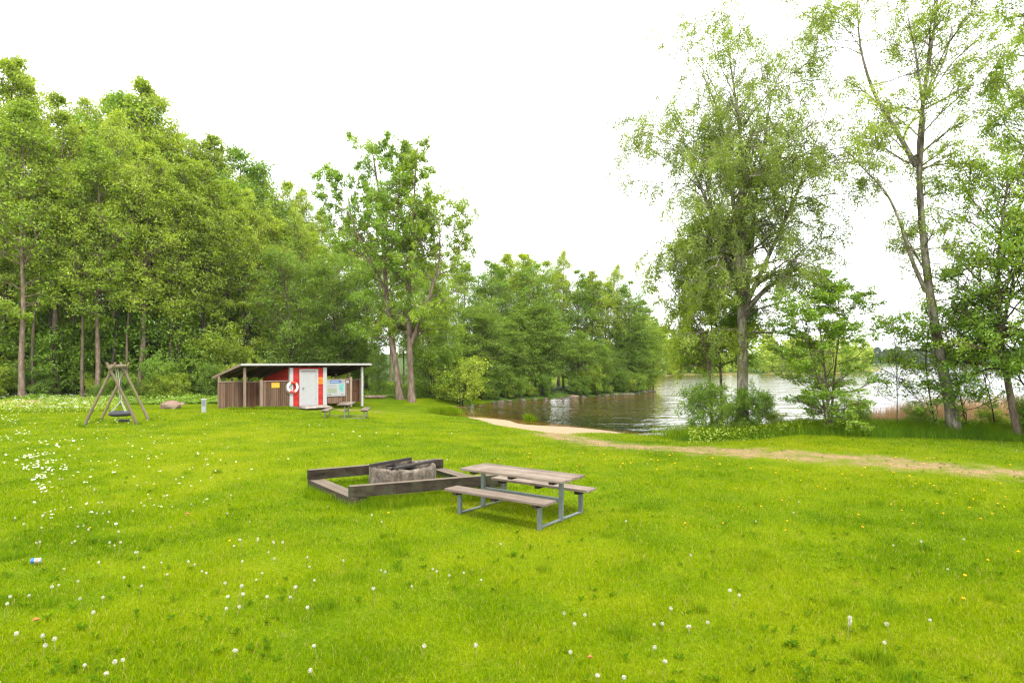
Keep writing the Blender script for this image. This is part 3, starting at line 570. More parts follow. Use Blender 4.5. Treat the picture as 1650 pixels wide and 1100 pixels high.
# shrubs at the bank
for px, D, h, kd, wd, lb in [(1135, 26.6, 1.9, 'bush0', .95, 'loose shrub at the water edge, leftmost under the big birch'), (1172, 25.6, 1.4, 'bush2', .9, 'dense shrub in front of the thin alder stems'), (1215, 25.3, 1.6, 'bush0', 1.0, 'shrub hiding the foot of the big birch'),
        (1250, 25.6, .8, 'bush1', 1.0, 'shrub right of the big birch trunk'), (1290, 25.0, .5, 'bush1', 1.0, 'low shrub between big birch and small maple'), (1385, 23.8, .8, 'bush2', 1.1, 'low shrub right of the small maple'), (1375, 24.6, 1.1, 'bush1', .9, 'loose shrub behind the small maple'),
        (1478, 23.6, .9, 'bush2', 1.0, 'small shrub left of the open birch foot'), (1600, 23, .8, 'bush1', 1.1, 'small shrub among the reeds at right'), (1660, 21.6, 1.3, 'bush0', 1.0, 'dark shrub at the right picture edge')]:
    place(kd, PX(px, D), D, h, lb, 'shrub', 'shrubs on the lake bank', wide=wd * 1.1)
def nest(px, row, D, s, lb):
    rg = np.random.default_rng(int(px)); o = MB(); c = np.array([PX(px, D), D, HC + (HOR - row) * D / F])
    for _ in range(260):
        a = nrm(rg.normal(0, 1, 3)) * rg.uniform(.1, 1) * s; b = a + nrm(rg.normal(0, 1, 3) + a / s) * s * .5; o.tube([c + a * [1, 1, 1.2], c + b * [1, 1, 1.2]], .008, 3, False)
    tag(o.build('twig_nest', M['twigs']), lb, 'nest')
nest(1277, 432, 26, .26, 'dark twiggy clump in the right side of the big birch'); nest(1146, 388, 26, .22, 'dark twiggy clump in the left side of the big birch')

# far woods across the lake, each read as one mass
def far_wood(name, pl, n, hgt, size, leaf, label, seed, depth):
    rg = np.random.default_rng(seed); P = np.array(pl); seg = rg.random(n) * (len(P) - 1); k = seg.astype(int); fr = (seg - k)[:, None]; c = P[k] * (1 - fr) + P[k + 1] * fr
    nt = max(8, int(n / 450)); tx = rg.random(nt) * (len(P) - 1); kk = tx.astype(int); f2 = (tx - kk)[:, None]; T = P[kk] * (1 - f2) + P[kk + 1] * f2
    T[:, 1] += rg.random(nt) * depth; th = hgt * rg.uniform(.55, 1.1, nt); i = rg.integers(0, nt, n); w = th[i] * .27
    z = rg.random(n); rr = np.sqrt(np.clip(1 - (1.7 * z - .75) ** 2, .03, 1)) * w * rg.random(n) ** .35; a = rg.uniform(0, 6.28, n)
    x = T[i, 0] + np.cos(a) * rr; y = T[i, 1] + np.sin(a) * rr; zz = Hn(T[:, 0], T[:, 1])[i] + z * th[i]
    c = np.stack([x, y, zz], -1); nn = nrm(rg.normal(0, 1, (n, 3)) + [0, 0, .7]); a_ = nrm(np.cross(nn, rg.normal(0, 1, (n, 3)))); b_ = np.cross(nn, a_); s = size * rg.uniform(.6, 1.4, n)[:, None] / 2
    v = np.stack([c - a_ * s, c + b_ * s * .6, c + a_ * s, c - b_ * s * .6], 1).reshape(-1, 3)
    tag(link(name, mesh_np(name, v, np.arange(4 * n).reshape(n, 4), {'rnd': rg.random(nt)[i] * .6 + rg.random(n) * .4}), leaf), label, 'woodland', None, 'stuff')
far_wood('shore_woods', [(PX(1030, 92), 92), (PX(1048, 112), 113), (PX(1055, 137), 139), (PX(1095, 153), 154), (PX(1200, 161), 162), (PX(1330, 173), 174), (PX(1402, 194), 194)], 60000, 10.5, .75, M['leaf_alder'], 'woods along the far side of the bay, ending right of the birch', 3, 14)
far_wood('hill_woods', [(PX(1380, 545), 560), (PX(1480, 545), 560), (PX(1600, 545), 560), (PX(1850, 555), 575), (PX(2300, 560), 590)], 60000, 13, 3.2, M['leaf_far'], 'bluish wooded shore on the horizon across the open lake', 4, 60)

# ------------------------------------------------------------------ picnic tables
def picnic(loc, rz, label, L=2.15, W_=.74, bo=.645, bw=.34, lx=.83):
    root = empty('picnic_table', loc, rz); tag(root, label, 'picnic table')
    HT, HB = .74, .45; kids = []
    t = MB(); n = 5; w = W_ / n
    for k in range(n): t.box(-L / 2 + rnd.uniform(-.01, .01), L / 2 + rnd.uniform(-.012, .012), -W_ / 2 + k * w + .004, -W_ / 2 + (k + 1) * w - .004, HT - .045 + rnd.uniform(0, .003), HT + rnd.uniform(-.003, .003), .006)
    kids.append(t.build('table_top', M['plank'], root))
    for s in (-1, 1):
        b = MB()
        for k in range(2): b.box(-L / 2 + .04 + rnd.uniform(-.015, .015), L / 2 - .04 + rnd.uniform(-.015, .015), s * bo - bw / 2 + k * bw / 2 + .004, s * bo - bw / 2 + (k + 1) * bw / 2 - .004, HB - .045, HB + rnd.uniform(-.003, .003), .006)
        kids.append(b.build('bench_seat', M['plank'], root))
        for x in (-lx, 0, lx):
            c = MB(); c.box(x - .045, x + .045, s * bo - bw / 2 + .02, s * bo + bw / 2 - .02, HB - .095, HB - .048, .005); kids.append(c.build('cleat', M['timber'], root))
    for x in (-lx, 0, lx):
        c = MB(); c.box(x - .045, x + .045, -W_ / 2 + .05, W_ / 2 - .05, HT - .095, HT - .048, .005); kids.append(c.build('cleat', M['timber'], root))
    for x in (-lx, lx):
        for y, h in ((-bo, HB - .097), (0, HT - .097), (bo, HB - .097)):
            g = MB(); g.box(x - .035, x + .035, y - .025, y + .025, -.05, h, .006)
            for zz in (.18, .32, .46): 
                if zz < h: g.tube([(x, y - .03, zz), (x, y + .03, zz)], .008, 6)
            kids.append(g.build('leg', M['galv'], root))
        g = MB(); g.box(x - .028, x + .028, -bo + .028, -.028, .012, .04, .004); g.box(x - .028, x + .028, .028, bo - .028, .012, .04, .004); kids.append(g.build('ground_rail', M['galv'], root))
    g = MB(); g.box(-lx + .037, lx - .037, -.02, .02, .3, .37, .004); g.box(-lx + .037, lx - .037, .021, .045, .352, .37, .002); kids.append(g.build('stretcher', M['galv'], root))
    return root
tx_, ty_ = .147, 11.0
picnic((tx_, ty_, H(tx_, ty_)), -.632, 'weathered plank picnic table with steel legs beside the fire pit')
px_, py_ = PX(558.5, 32.3), 32.3
picnic((px_, py_, H(px_, py_)), R(98), 'small looking far picnic table in front of the shed info board', L=2.1, bo=.95, bw=.36, W_=.7)

# ------------------------------------------------------------------ fire pit
A_, B_, Cc, D_ = np.array([-2.80, 11.50]), np.array([-4.10, 13.22]), np.array([-1.72, 14.6]), np.array([-.34, 12.62])
gz = H(-2.3, 13); root = empty('fire_pit_seating', (-2.3, 13, gz)); tag(root, 'square of heavy weathered timber beams laid around the concrete fire ring', 'timber seating')
def rel(p, z): return (p[0] + 2.3, p[1] - 13, z)
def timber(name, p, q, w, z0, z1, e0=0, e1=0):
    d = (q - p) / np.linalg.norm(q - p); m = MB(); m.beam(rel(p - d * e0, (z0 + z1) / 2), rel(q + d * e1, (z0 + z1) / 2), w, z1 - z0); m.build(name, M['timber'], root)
nl = np.array([-(B_ - A_)[1], (B_ - A_)[0]]); nl = nl / np.linalg.norm(nl)
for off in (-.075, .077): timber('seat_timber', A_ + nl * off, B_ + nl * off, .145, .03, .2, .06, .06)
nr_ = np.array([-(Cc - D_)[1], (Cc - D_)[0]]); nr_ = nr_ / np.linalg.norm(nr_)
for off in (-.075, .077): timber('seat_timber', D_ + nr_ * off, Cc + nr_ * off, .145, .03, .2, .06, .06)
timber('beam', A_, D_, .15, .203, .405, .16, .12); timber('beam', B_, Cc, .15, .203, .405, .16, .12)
for c in (A_, B_, Cc, D_):
    for off in (0, .2):
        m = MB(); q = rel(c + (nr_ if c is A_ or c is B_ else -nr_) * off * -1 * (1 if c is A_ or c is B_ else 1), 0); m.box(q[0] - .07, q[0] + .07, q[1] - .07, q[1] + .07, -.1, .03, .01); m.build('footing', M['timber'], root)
cx, cy = -2.28, 13.2; gz2 = H(cx, cy); root = empty('fire_ring', (cx, cy, gz2)); tag(root, 'round concrete well ring used as fire pit, chipped rim full of ash', 'fire pit')
n_, rg = 96, np.random.default_rng(4); th = np.arange(n_) * 2 * np.pi / n_
rim = .5 + .005 * np.sin(th * 3) + .004 * rg.normal(size=n_) - .035 * np.exp(-((th - 4.55) / .05) ** 2) - .015 * np.exp(-((th - 5.1) / .2) ** 2)
rim[rg.integers(0, n_, 9)] -= .008
prof = [(.685, -.1), (.69, .05), (.685, .25), (.688, .42), (.686, None, -.03), (.665, None, 0), (.6, None, .004), (.58, None, -.02), (.575, .3), (.57, .1)]
vs = []
for p in prof:
    rr_ = p[0] + rg.normal(0, .003, n_); z = rim + p[2] if p[1] is None else np.full(n_, p[1]); vs.append(np.stack([np.cos(th) * rr_, np.sin(th) * rr_, z], -1))
idx = np.arange(len(prof) * n_).reshape(len(prof), n_); j = np.roll(idx, -1, 1)
link('ring', mesh_np('ring', np.concatenate(vs), np.stack([idx[:-1], j[:-1], j[1:], idx[1:]], -1).reshape(-1, 4)), M['concrete'], root)
gx, gy = np.meshgrid(np.linspace(-.57, .57, 60), np.linspace(-.57, .57, 60)); az_ = .36 + .04 * np.sin(gx * 9) * np.cos(gy * 7) + rg.normal(0, .015, gx.shape) + .07 * np.exp(-((gx - .15) ** 2 + gy ** 2) / .06)
gi = (lambda a: np.stack([a[:-1, :-1], a[:-1, 1:], a[1:, 1:], a[1:, :-1]], -1).reshape(-1, 4))(np.arange(gx.size).reshape(gx.shape)); gi = gi[(np.hypot(gx, gy).ravel()[gi].max(1) < .585)]
link('ash_bed', mesh_np('ash_bed', np.stack([gx, gy, az_], -1).reshape(-1, 3), gi), M['ash'], root)
def loose(name, mat, label, cat, build, grp=None): m = MB(); build(m); tag(m.build(name, mat), label, cat, grp)
def wp(px, row, z): x, y = W(px, row, z + gz2); return (x, y, z + gz2)
def rail(p, q, zz, w, h):
    def f(m): m.beam(wp(p[0], p[1], zz), wp(q[0], q[1], zz), w, h)
    return f
loose('iron_rail', M['char'], 'thin dark iron rail lying across the far side of the fire ring', 'iron bar', rail((596, 750), (662.5, 738.5), .545, .05, .06))
loose('iron_rail', M['char'], 'rusty flat iron rail lying across the middle of the fire ring', 'iron bar', rail((637, 754), (703, 741), .535, .11, .04))
for k in range(9):
    a = rnd.uniform(0, 6.28); r_ = rnd.uniform(0, .3); d = rnd.uniform(0, 3.1); l = rnd.uniform(.1, .24); c = (cx + math.cos(a) * r_, cy + math.sin(a) * r_, gz2 + .43 + rnd.uniform(0, .05))
    m = MB(); m.tube([(c[0] - math.cos(d) * l, c[1] - math.sin(d) * l, c[2] - .02), (c[0], c[1], c[2] + .015), (c[0] + math.cos(d) * l, c[1] + math.sin(d) * l, c[2] + rnd.uniform(-.02, .03))], [.03, .038, .022], 7)
    tag(m.build('charred_log', M['char']), 'charred piece of wood lying in the ash of the fire ring', 'log', 'charred wood in the fire ring')

# ------------------------------------------------------------------ tyre swing
feet = [W(133.3, 688.7), W(222.7, 684.4), W(160.2, 678.5), W(240.9, 676.4)]
sx, sy = np.mean([f[0] for f in feet]), np.mean([f[1] for f in feet]); sg = H(sx, sy)
root = empty('swing_frame', (sx, sy, sg)); tag(root, 'swing frame of crossed round wooden poles on the left lawn', 'swing frame')
ZC = 2.22; mids = []
for a, b in ((0, 1), (2, 3)):
    fa, fb = np.array(feet[a]), np.array(feet[b]); mid = (fa + fb) / 2; mids.append(mid); nn = np.array([-(fb - fa)[1], (fb - fa)[0]]); nn /= np.linalg.norm(nn)
    for ft, s in ((fa, 1), (fb, -1)):
        c = mid + nn * s * .065; f0 = ft + nn * s * .065; e = 1.17
        m = MB(); top = f0 + (c - f0) * e; m.tube([(f0[0] - sx, f0[1] - sy, -.08), ((f0[0] + c[0]) / 2 - sx, (f0[1] + c[1]) / 2 - sy, ZC / 2), (top[0] - sx, top[1] - sy, ZC * e)], [.062, .057, .05], 12)
        m.build('pole', M['pole'], root)
d = (mids[1] - mids[0]) / np.linalg.norm(mids[1] - mids[0]); m = MB(); p0, p1 = mids[0] - d * .25, mids[1] + d * .2
m.tube([(p0[0] - sx, p0[1] - sy, ZC + .2), (p1[0] - sx, p1[1] - sy, ZC + .2)], .085, 12); m.build('crossbeam', M['pole'], root)
mm = (mids[0] + mids[1]) / 2; tc = np.array(W(189.5, 668, .4)); tc = np.array([mm[0] + .12, mm[1]])
root = empty('tyre_swing', (tc[0], tc[1], sg)); tag(root, 'black tyre swing seat hanging from ropes under the pole frame', 'swing')
m = MB(); m.torus((0, 0, .4), .335, .125, n=40, m=14, sq=.85); m.torus((0, 0, .4), .44, .03, n=40, m=6, sq=2.6); m.build('tyre', M['rubber'], root)
hook = (mm[0] - tc[0], mm[1] - tc[1], ZC + .11); kn = (0, 0, .93)
m = MB(); m.tube([(hook[0] - d[0] * .5, hook[1] - d[1] * .5, hook[2]), (-.03, -.02, .95)], .013, 6); m.tube([(hook[0] - d[0] * .1, hook[1] - d[1] * .1, hook[2]), (.035, .0, .95)], .013, 6)
for k in range(3):
    a = 2.1 * k + 3.7
    for o in (-.03, .03): m.tube([(o * .6, 0, .95), (math.cos(a) * .33 + o, math.sin(a) * .33, .5)], .011, 6)
m.build('rope', M['rope'], root)
m = MB(); m.tube([(hook[0] + d[0] * .7, hook[1] + d[1] * .7, hook[2]), (hook[0] * .5 + d[0] * .3 + .1, .1, 1.2), (.3, .15, .5)], .008, 5); m.tube([(-.25, .1, .3), (-.05, .03, .17), (.05, 0, .14)], .01, 5); m.tube([(.27, -.05, .3), (.2, .02, .16)], .01, 5); m.build('chain', M['chain'], root)
m = MB(); m.torus((.02, 0, .1), .075, .05, n=20, m=10); m.torus((.22, .02, .1), .08, .05, n=20, m=10); m.build('lower_seat', M['rubber'], root)

# ------------------------------------------------------------------ shed
SA = R(42); P0 = np.array(W(393.7, 659.1)); SU, SV = np.array([math.cos(SA), math.sin(SA)]), np.array([-math.sin(SA), math.cos(SA)])
def U(px, v=0.0):
    k = (px - 825) / F; q = P0 + SV * v; return (k * q[1] - q[0]) / (SU[0] - k * SU[1])
def ZR(px, row, v=0.0): q = P0 + SV * v + SU * U(px, v); return HC - (row - HOR) * q[1] / F - sgz
sgz = H(*P0); root = shed = empty('changing_shed', (P0[0], P0[1], sgz), SA); tag(root, 'red and brown wooden changing shed with sloping roof by the forest', 'shed')
uL, uR = U(387.7, -.3), U(598.2, -.3); ZF, ZB, VB = 2.53 - sgz, 1.74, 4.6; sl = (ZF - ZB) / (VB + .3)
def zr(v): return ZF - .13 - sl * (v + .3)     # underside of the roof
m = MB(); m.hexa([(uL, -.3, ZF - .04), (uR, -.3, ZF - .04), (uR, VB, ZB - .04), (uL, VB, ZB - .04), (uL, -.3, ZF), (uR, -.3, ZF), (uR, VB, ZB), (uL, VB, ZB)])
roof = m.build('roof', M['felt'], root)
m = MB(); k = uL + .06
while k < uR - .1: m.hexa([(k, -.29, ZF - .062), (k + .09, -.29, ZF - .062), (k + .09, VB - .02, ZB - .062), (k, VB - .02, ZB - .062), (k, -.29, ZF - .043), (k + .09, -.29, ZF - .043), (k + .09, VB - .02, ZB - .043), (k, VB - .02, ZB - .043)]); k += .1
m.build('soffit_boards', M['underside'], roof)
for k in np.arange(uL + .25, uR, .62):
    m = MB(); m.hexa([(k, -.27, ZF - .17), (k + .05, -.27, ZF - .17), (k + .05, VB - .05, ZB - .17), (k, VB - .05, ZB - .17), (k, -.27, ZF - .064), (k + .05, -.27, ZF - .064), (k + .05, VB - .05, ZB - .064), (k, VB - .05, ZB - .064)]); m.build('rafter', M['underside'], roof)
m = MB(); m.box(uL, uR, -.33, -.303, ZF - .105, ZF + .01, .004); m.build('fascia', M['white_wood'], root)
m = MB(); m.hexa([(uL - .03, -.33, ZF - .13), (uL - .003, -.33, ZF - .13), (uL - .003, VB, ZB - .13), (uL - .03, VB, ZB - .13), (uL - .03, -.33, ZF + .01), (uL - .003, -.33, ZF + .01), (uL - .003, VB, ZB + .01), (uL - .03, VB, ZB + .01)]); m.build('barge_board', M['post'], root)
m = MB(); m.hexa([(uR + .003, -.33, ZF - .13), (uR + .03, -.33, ZF - .13), (uR + .03, VB, ZB - .13), (uR + .003, VB, ZB - .13), (uR + .003, -.33, ZF + .01), (uR + .03, -.33, ZF + .01), (uR + .03, VB, ZB + .01), (uR + .003, VB, ZB + .01)]); m.build('barge_board', M['post'], root)
def post(u, v, z1=None, w=.1, mat='post', z0=-.15): m = MB(); m.box(u - w / 2, u + w / 2, v - w / 2, v + w / 2, z0, (zr(v) - .045) if z1 is None else z1, .006); m.build('post', M[mat], root)
post(U(394.2), 0, w=.12); post(U(583.3), 0, w=.12, mat='white_wood'); post(U(420.8), 0, ZR(421, 612), .13); post(U(565), 0, ZR(565, 607), .13)
for px, v in ((352.8, 3.2), (374, 4.2), (400.5, 4.2), (541, 2.6), (562, 2.6), (440, 4.2)): post(U(px, v), v, w=.11)
def slats(u0, u1, v, z0, z1, mat, name='slat_panel', sp=.118, rail_=True, axis_='u'):
    m = MB(); k = u0
    while k < u1 - .02:
        w = min(.094, u1 - k); dv = rnd.uniform(-.004, .004)
        if axis_ == 'u': m.box(k, k + w, v - .012 + dv, v + .012 + dv, z0 + rnd.uniform(-.02, .02), z1 - .02, .003)
        else: m.box(v - .012, v + .012, k, k + w, z0, z1 - .02, .003)
        k += sp
    o = m.build(name, M[mat], root); m = MB()     # boards behind the gaps, and a rail on top
    if axis_ == 'u': m.box(u0, u1, v + .018, v + .035, z0 + .03, z1 - .03); 
    else: m.box(v + .018, v + .035, u0, u1, z0 + .03, z1 - .03)
    m.build('backing_boards', M['slat_dark'], root)
    if rail_:
        m = MB()
        if axis_ == 'u': m.box(u0 - .01, u1 + .01, v - .05, v + .05, z1 - .017, z1 + .028, .005)
        else: m.box(v - .05, v + .05, u0, u1, z1 - .017, z1 + .028, .005)
        m.build('top_rail', M['post'], root)
ZT = ZR(445, 613.8)
slats(U(352.5, 1.1), U(391.5, 1.1), 1.1, .05, ZR(370, 615, 1.1), 'slat'); slats(U(392.5, .9), U(419.8, .9), .9, .06, ZR(405, 615.5, .9), 'slat_dark')
slats(U(422), U(466.5), 0, .06, ZT, 'slat'); slats(U(525.5), U(563.8), 0, .1, ZR(545, 611), 'slat'); slats(U(566.5, .5), U(582.5, .5), .5, .12, ZR(574, 611.5, .5), 'slat_dark')
m = MB(); m.box(U(566.5, .5), U(582.5, .5), .46, .485, .8, .9, .003); m.build('cross_rail', M['slat_dark'], root)
slats(.3, 4.3, U(583.3) + .0, .12, ZT * .98, 'slat_dark', axis_='v'); slats(U(352.5, 4.3), U(583.3), 4.4, .1, 1.3, 'slat_dark', rail_=False)
u0, u1 = U(467.5), U(525)                       # the closed red store room
ca = (zr(0) - .05)
m = MB(); z = .03
while z < ca - .02:
    h = min(.128, ca - z); m.hexa([(u0 + .02, -.024, z), (u1 - .02, -.024, z), (u1 - .02, 0, z), (u0 + .02, 0, z), (u0 + .02, -.006, z + h), (u1 - .02, -.006, z + h), (u1 - .02, 0, z + h), (u0 + .02, 0, z + h)]); z += .13
m.build('front_wall', M['red'], root)
for uu, s in ((u0, -1), (u1, 1)):
    m = MB(); z = .03
    while z < 2.3:
        h = .128; vmax = min(4.2, (ZF - .19 - z - h) / sl - .3)
        if vmax > .15: m.hexa([(uu + .02 * -s + s * .02, .03, z), (uu + .02 * -s - s * .0, .03, z), (uu + .02 * -s, vmax, z), (uu, vmax, z), (uu - s * .004, .03, z + h), (uu - s * .02, .03, z + h), (uu - s * .02, vmax, z + h), (uu - s * .004, vmax, z + h)])
        z += .13
    m.build('side_wall', M['red'], root)
    m = MB(); m.hexa([(uu - s * .05, .03, .02), (uu - s * .022, .03, .02), (uu - s * .022, 4.2, .02), (uu - s * .05, 4.2, .02), (uu - s * .05, .03, ZF - .19), (uu - s * .022, .03, ZF - .19), (uu - s * .022, 4.2, ZF - .19 - sl * 4.2), (uu - s * .05, 4.2, ZF - .19 - sl * 4.2)]); m.build('wall_lining', M['red'], root)
m = MB(); m.box(u0, u1, 4.2, 4.23, .02, 1.6); m.build('rear_wall', M['red'], root)
for uu, s in ((u0, 1), (u1, -1)):
    m = MB(); m.box(min(uu, uu + s * .2) + (-.02 if s > 0 else 0), max(uu, uu + s * .16) + (.02 if s < 0 else 0), -.055, -.026, .0, ca, .004); m.box(uu - .03 * s - .014, uu - .03 * s + .014, -.052, .12, 0, ca, .003); m.build('corner_board', M['white'], root)
d0, d1 = U(484.5), U(509.5); zd = ZR(497, 597.5)
door = MB(); door.box(d0 + .035, d1 - .035, -.045, -.027, .06, zd - .035, .004)
for k in range(1, 10): uu = d0 + (d1 - d0) * k / 10; door.box(uu - .042, uu + .042, -.052, -.0455, .08, zd - .06, .003)
door = door.build('door', M['white'], root)
m = MB(); m.box(d0 + .09, d0 + .13, -.062, -.0525, .98, 1.14, .003); m.tube([(d0 + .11, -.06, 1.09), (d0 + .11, -.1, 1.09), (d0 + .23, -.1, 1.085)], .011, 8); m.build('handle', M['chain'], door)
for z in (.35, 1.75): m = MB(); m.box(d1 - .05, d1 - .036, -.06, -.047, z, z + .12); m.build('hinge', M['chain'], door)
m = MB(); m.box(d0 - .1, d0 + .03, -.065, -.027, .03, zd - .003, .005); m.box(d1 - .03, d1 + .1, -.065, -.027, .03, zd - .003, .005); m.box(d0 - .1, d1 + .1, -.066, -.027, zd, zd + .11, .005); m.build('door_frame', M['white'], root)
m = MB(); m.hexa([(d0 - .12, -1.0, -.06), (d1 + .75, -.62, -.06), (d1 + .75, -.07, -.06), (d0 - .12, -.07, -.06), (d0 - .06, -.9, .03), (d1 + .55, -.5, .03), (d1 + .55, -.07, .06), (d0 - .06, -.07, .06)]); m.build('door_step', M['slab'], root)
for a_, b_ in ((U(467.5), U(525)),): m = MB(); m.box(a_ + .03, b_ - .03, -.01, 4.2, -.1, .025); m.build('foundation', M['concrete'], root)
# things fixed to the shed
def on_shed(name, mat, label, cat, fn): 
    r = empty(name, (P0[0], P0[1], sgz), SA); tag(r, label, cat); fn(r); return r
def shift_root(r, u, v, z):                    # move the empty to the thing itself
    w = P0 + SU * u + SV * v; r.location = (w[0], w[1], sgz + z)
def yellow(r):
    u0_, u1_, z0, z1 = U(437.2), U(450), ZR(443, 624.6), ZR(443, 616.6); c = (u0_ + u1_) / 2; shift_root(r, c, -.03, z0); w = (u1_ - u0_) / 2; h = z1 - z0
    m = MB(); m.box(-w, w, -.008, .006, 0, h, .002); m.build('plate', M['yellow'], r); m = MB()
    for i, (a, b) in enumerate(((-.7, .5), (-.72, .66), (-.7, .3))):
        x = a * w
        while x < b * w: l = rnd.uniform(.02, .06); m.box(x, min(x + l, b * w + .01), -.0112, -.0085, h * (.72 - i * .24), h * (.8 - i * .24)); x += l + .016
    m.build('print', M['brownprint'], r)
on_shed('notice_sign', None, 'yellow rectangular notice on the brown slatted front of the shed', 'sign', yellow)
def orange(r):
    u0_, u1_, z0, z1 = U(510.6), U(519.9), ZR(515, 618.4), ZR(515, 607.8); shift_root(r, (u0_ + u1_) / 2, -.04, z0); w = (u1_ - u0_) / 2; h = z1 - z0
    m = MB(); m.box(-w, w, -.008, .006, 0, h, .002); m.build('plate', M['orange'], r)
    m = MB(); m.torus((0, -.011, h / 2), w * .74, .014, (0, 1, 0), n=30, m=6, sq=.2)
    m.beam((-w * .5, -.0115, h / 2 + w * .5), (w * .5, -.0115, h / 2 - w * .5), .004, .02, (0.7, 0, .7)); m.build('prohibition_ring', M['buoy_red'], r)
    m = MB(); s = w * .42                        # small four legged animal
    def b(x0, x1, z0_, z1_): m.box(x0 * s, x1 * s, -.0105, -.0085, h / 2 + z0_ * s, h / 2 + z1_ * s)
    b(-.8, .6, -.25, .2); b(.5, .95, .1, .6); b(.85, 1.15, .15, .38); b(-.75, -.55, -.75, -.25); b(-.4, -.22, -.75, -.25); b(.2, .38, -.75, -.25); b(.42, .6, -.75, -.25); b(-1.1, -.8, .05, .2); b(.55, .66, .6, .78); m.build('dog_figure', M['black'], r)
on_shed('warning_sign', None, 'square orange prohibition sign right of the shed door', 'sign', orange)
def board(r):
    u0_, u1_, z0, z1 = U(525.8), U(555.8), ZR(540, 638.0), ZR(540, 611.9); shift_root(r, u0_, -.06, z0); w = u1_ - u0_; h = z1 - z0
    m = MB(); m.box(0, w, 0, .018, 0, h, .003); m.build('board', M['paper'], r)
    def pr(name, mat, rects, y=-.003):
        m = MB()
        for a, b, c, d_ in rects: m.box(a * w, b * w, y, y + .0025, (1 - d_) * h, (1 - c) * h)
        m.build(name, M[mat], r)
    pr('header', 'blue', [(.15, .79, .03, .2)]); pr('title', 'paper', [(.2, .64, .085, .14)], -.006); pr('header_photo', 'brownprint', [(.8, .99, .03, .2)])
    pr('crest', 'sageprint', [(.03, .11, .05, .19)])
    tl = []
    for i in range(5):
        x = .04
        while x < .5 - (i == 4) * .2: l = rnd.uniform(.02, .05); tl.append((x, x + l, .27 + i * .045, .283 + i * .045)); x += l + .012
    for i in range(2):
        x = .37
        while x < .55: l = rnd.uniform(.02, .04); tl.append((x, x + l, .875 + i * .04, .888 + i * .04)); x += l + .012
    pr('text_lines', 'greyprint', tl)
    pr('tables', 'sageprint', [(.04, .19, .52, .78), (.2, .36, .52, .78), (.37, .53, .52, .78)]); pr('table_frame', 'greyprint', [(.035, .54, .505, .512), (.035, .54, .786, .793), (.193, .197, .512, .786), (.363, .367, .512, .786)], -.0035)
    m = MB(); q = [(.66, .3), (.74, .27), (.93, .22), (.9, .36), (.86, .46), (.9, .55), (.87, .64), (.89, .77), (.82, .68), (.78, .73), (.7, .62), (.64, .6), (.67, .48)]
    vs = [(a * w, -.0005, (1 - b) * h) for a, b in q] + [(a * w, -.004, (1 - b) * h) for a, b in q]; k = len(q); m.add(vs, [tuple(range(k)), tuple(range(2 * k - 1, k - 1, -1))] + [(i, (i + 1) % k, (i + 1) % k + k, i + k) for i in range(k)]); m.build('map', M['teal'], r)
    pr('logos', 'black', [(.03, .06, .87, .93), (.07, .1, .885, .93), (.11, .15, .885, .93), (.17, .22, .87, .93), (.23, .245, .885, .93), (.77, .8, .87, .92), (.83, .93, .885, .905)])
on_shed('information_board', None, 'white information board with blue header and teal map on the shed', 'sign', board)
def note(r):
    u0_, u1_, z0, z1 = U(557), U(561.6), ZR(559, 617), ZR(559, 612.6); shift_root(r, u0_, -.05, z0); m = MB(); m.box(0, u1_ - u0_, 0, .012, 0, z1 - z0, .002); m.build('sheet', M['paper'], r)
    m = MB(); [m.box(.03, (u1_ - u0_) - rnd.uniform(.03, .09), -.003, -.0005, .03 + i * .035, .04 + i * .035) for i in range(3)]; m.build('text_lines', M['greyprint'], r)
on_shed('paper_notice', None, 'small white paper notice right of the information board', 'sign', note)
ub = U(471.9, -.15); wb = P0 + SU * ub + SV * -.13; root = empty('lifebuoy', (wb[0], wb[1], sgz + ZR(472, 623.6)), SA); tag(root, 'white lifebuoy with orange red bands hanging on the shed corner', 'lifebuoy')
ax = (0, 1, 0); m = MB(); m.torus((0, 0, 0), .285, .066, ax, n=48, m=12, sq=.8); m.build('ring', M['buoy_white'], root)
for k, c in enumerate((90, 270, 90 + 180 * 2)[:2]):
    m = MB(); m.torus((0, 0, 0), .285, .0695, ax, R(c - 33), R(c + 33), n=12, m=12, sq=.8); m.build('band', M['buoy_red'], root)
m = MB(); m.torus((-.02, .01, -.02), .37, .009, ax, n=40, m=6); m.torus((-.05, .0, -.04), .345, .008, ax, R(150), R(260), n=20, m=6); m.build('rope', M['rope'], root)
m = MB(); m.box(-.05, .05, .055, .08, -.3, .36, .004); m.build('hanger', M['white'], root)

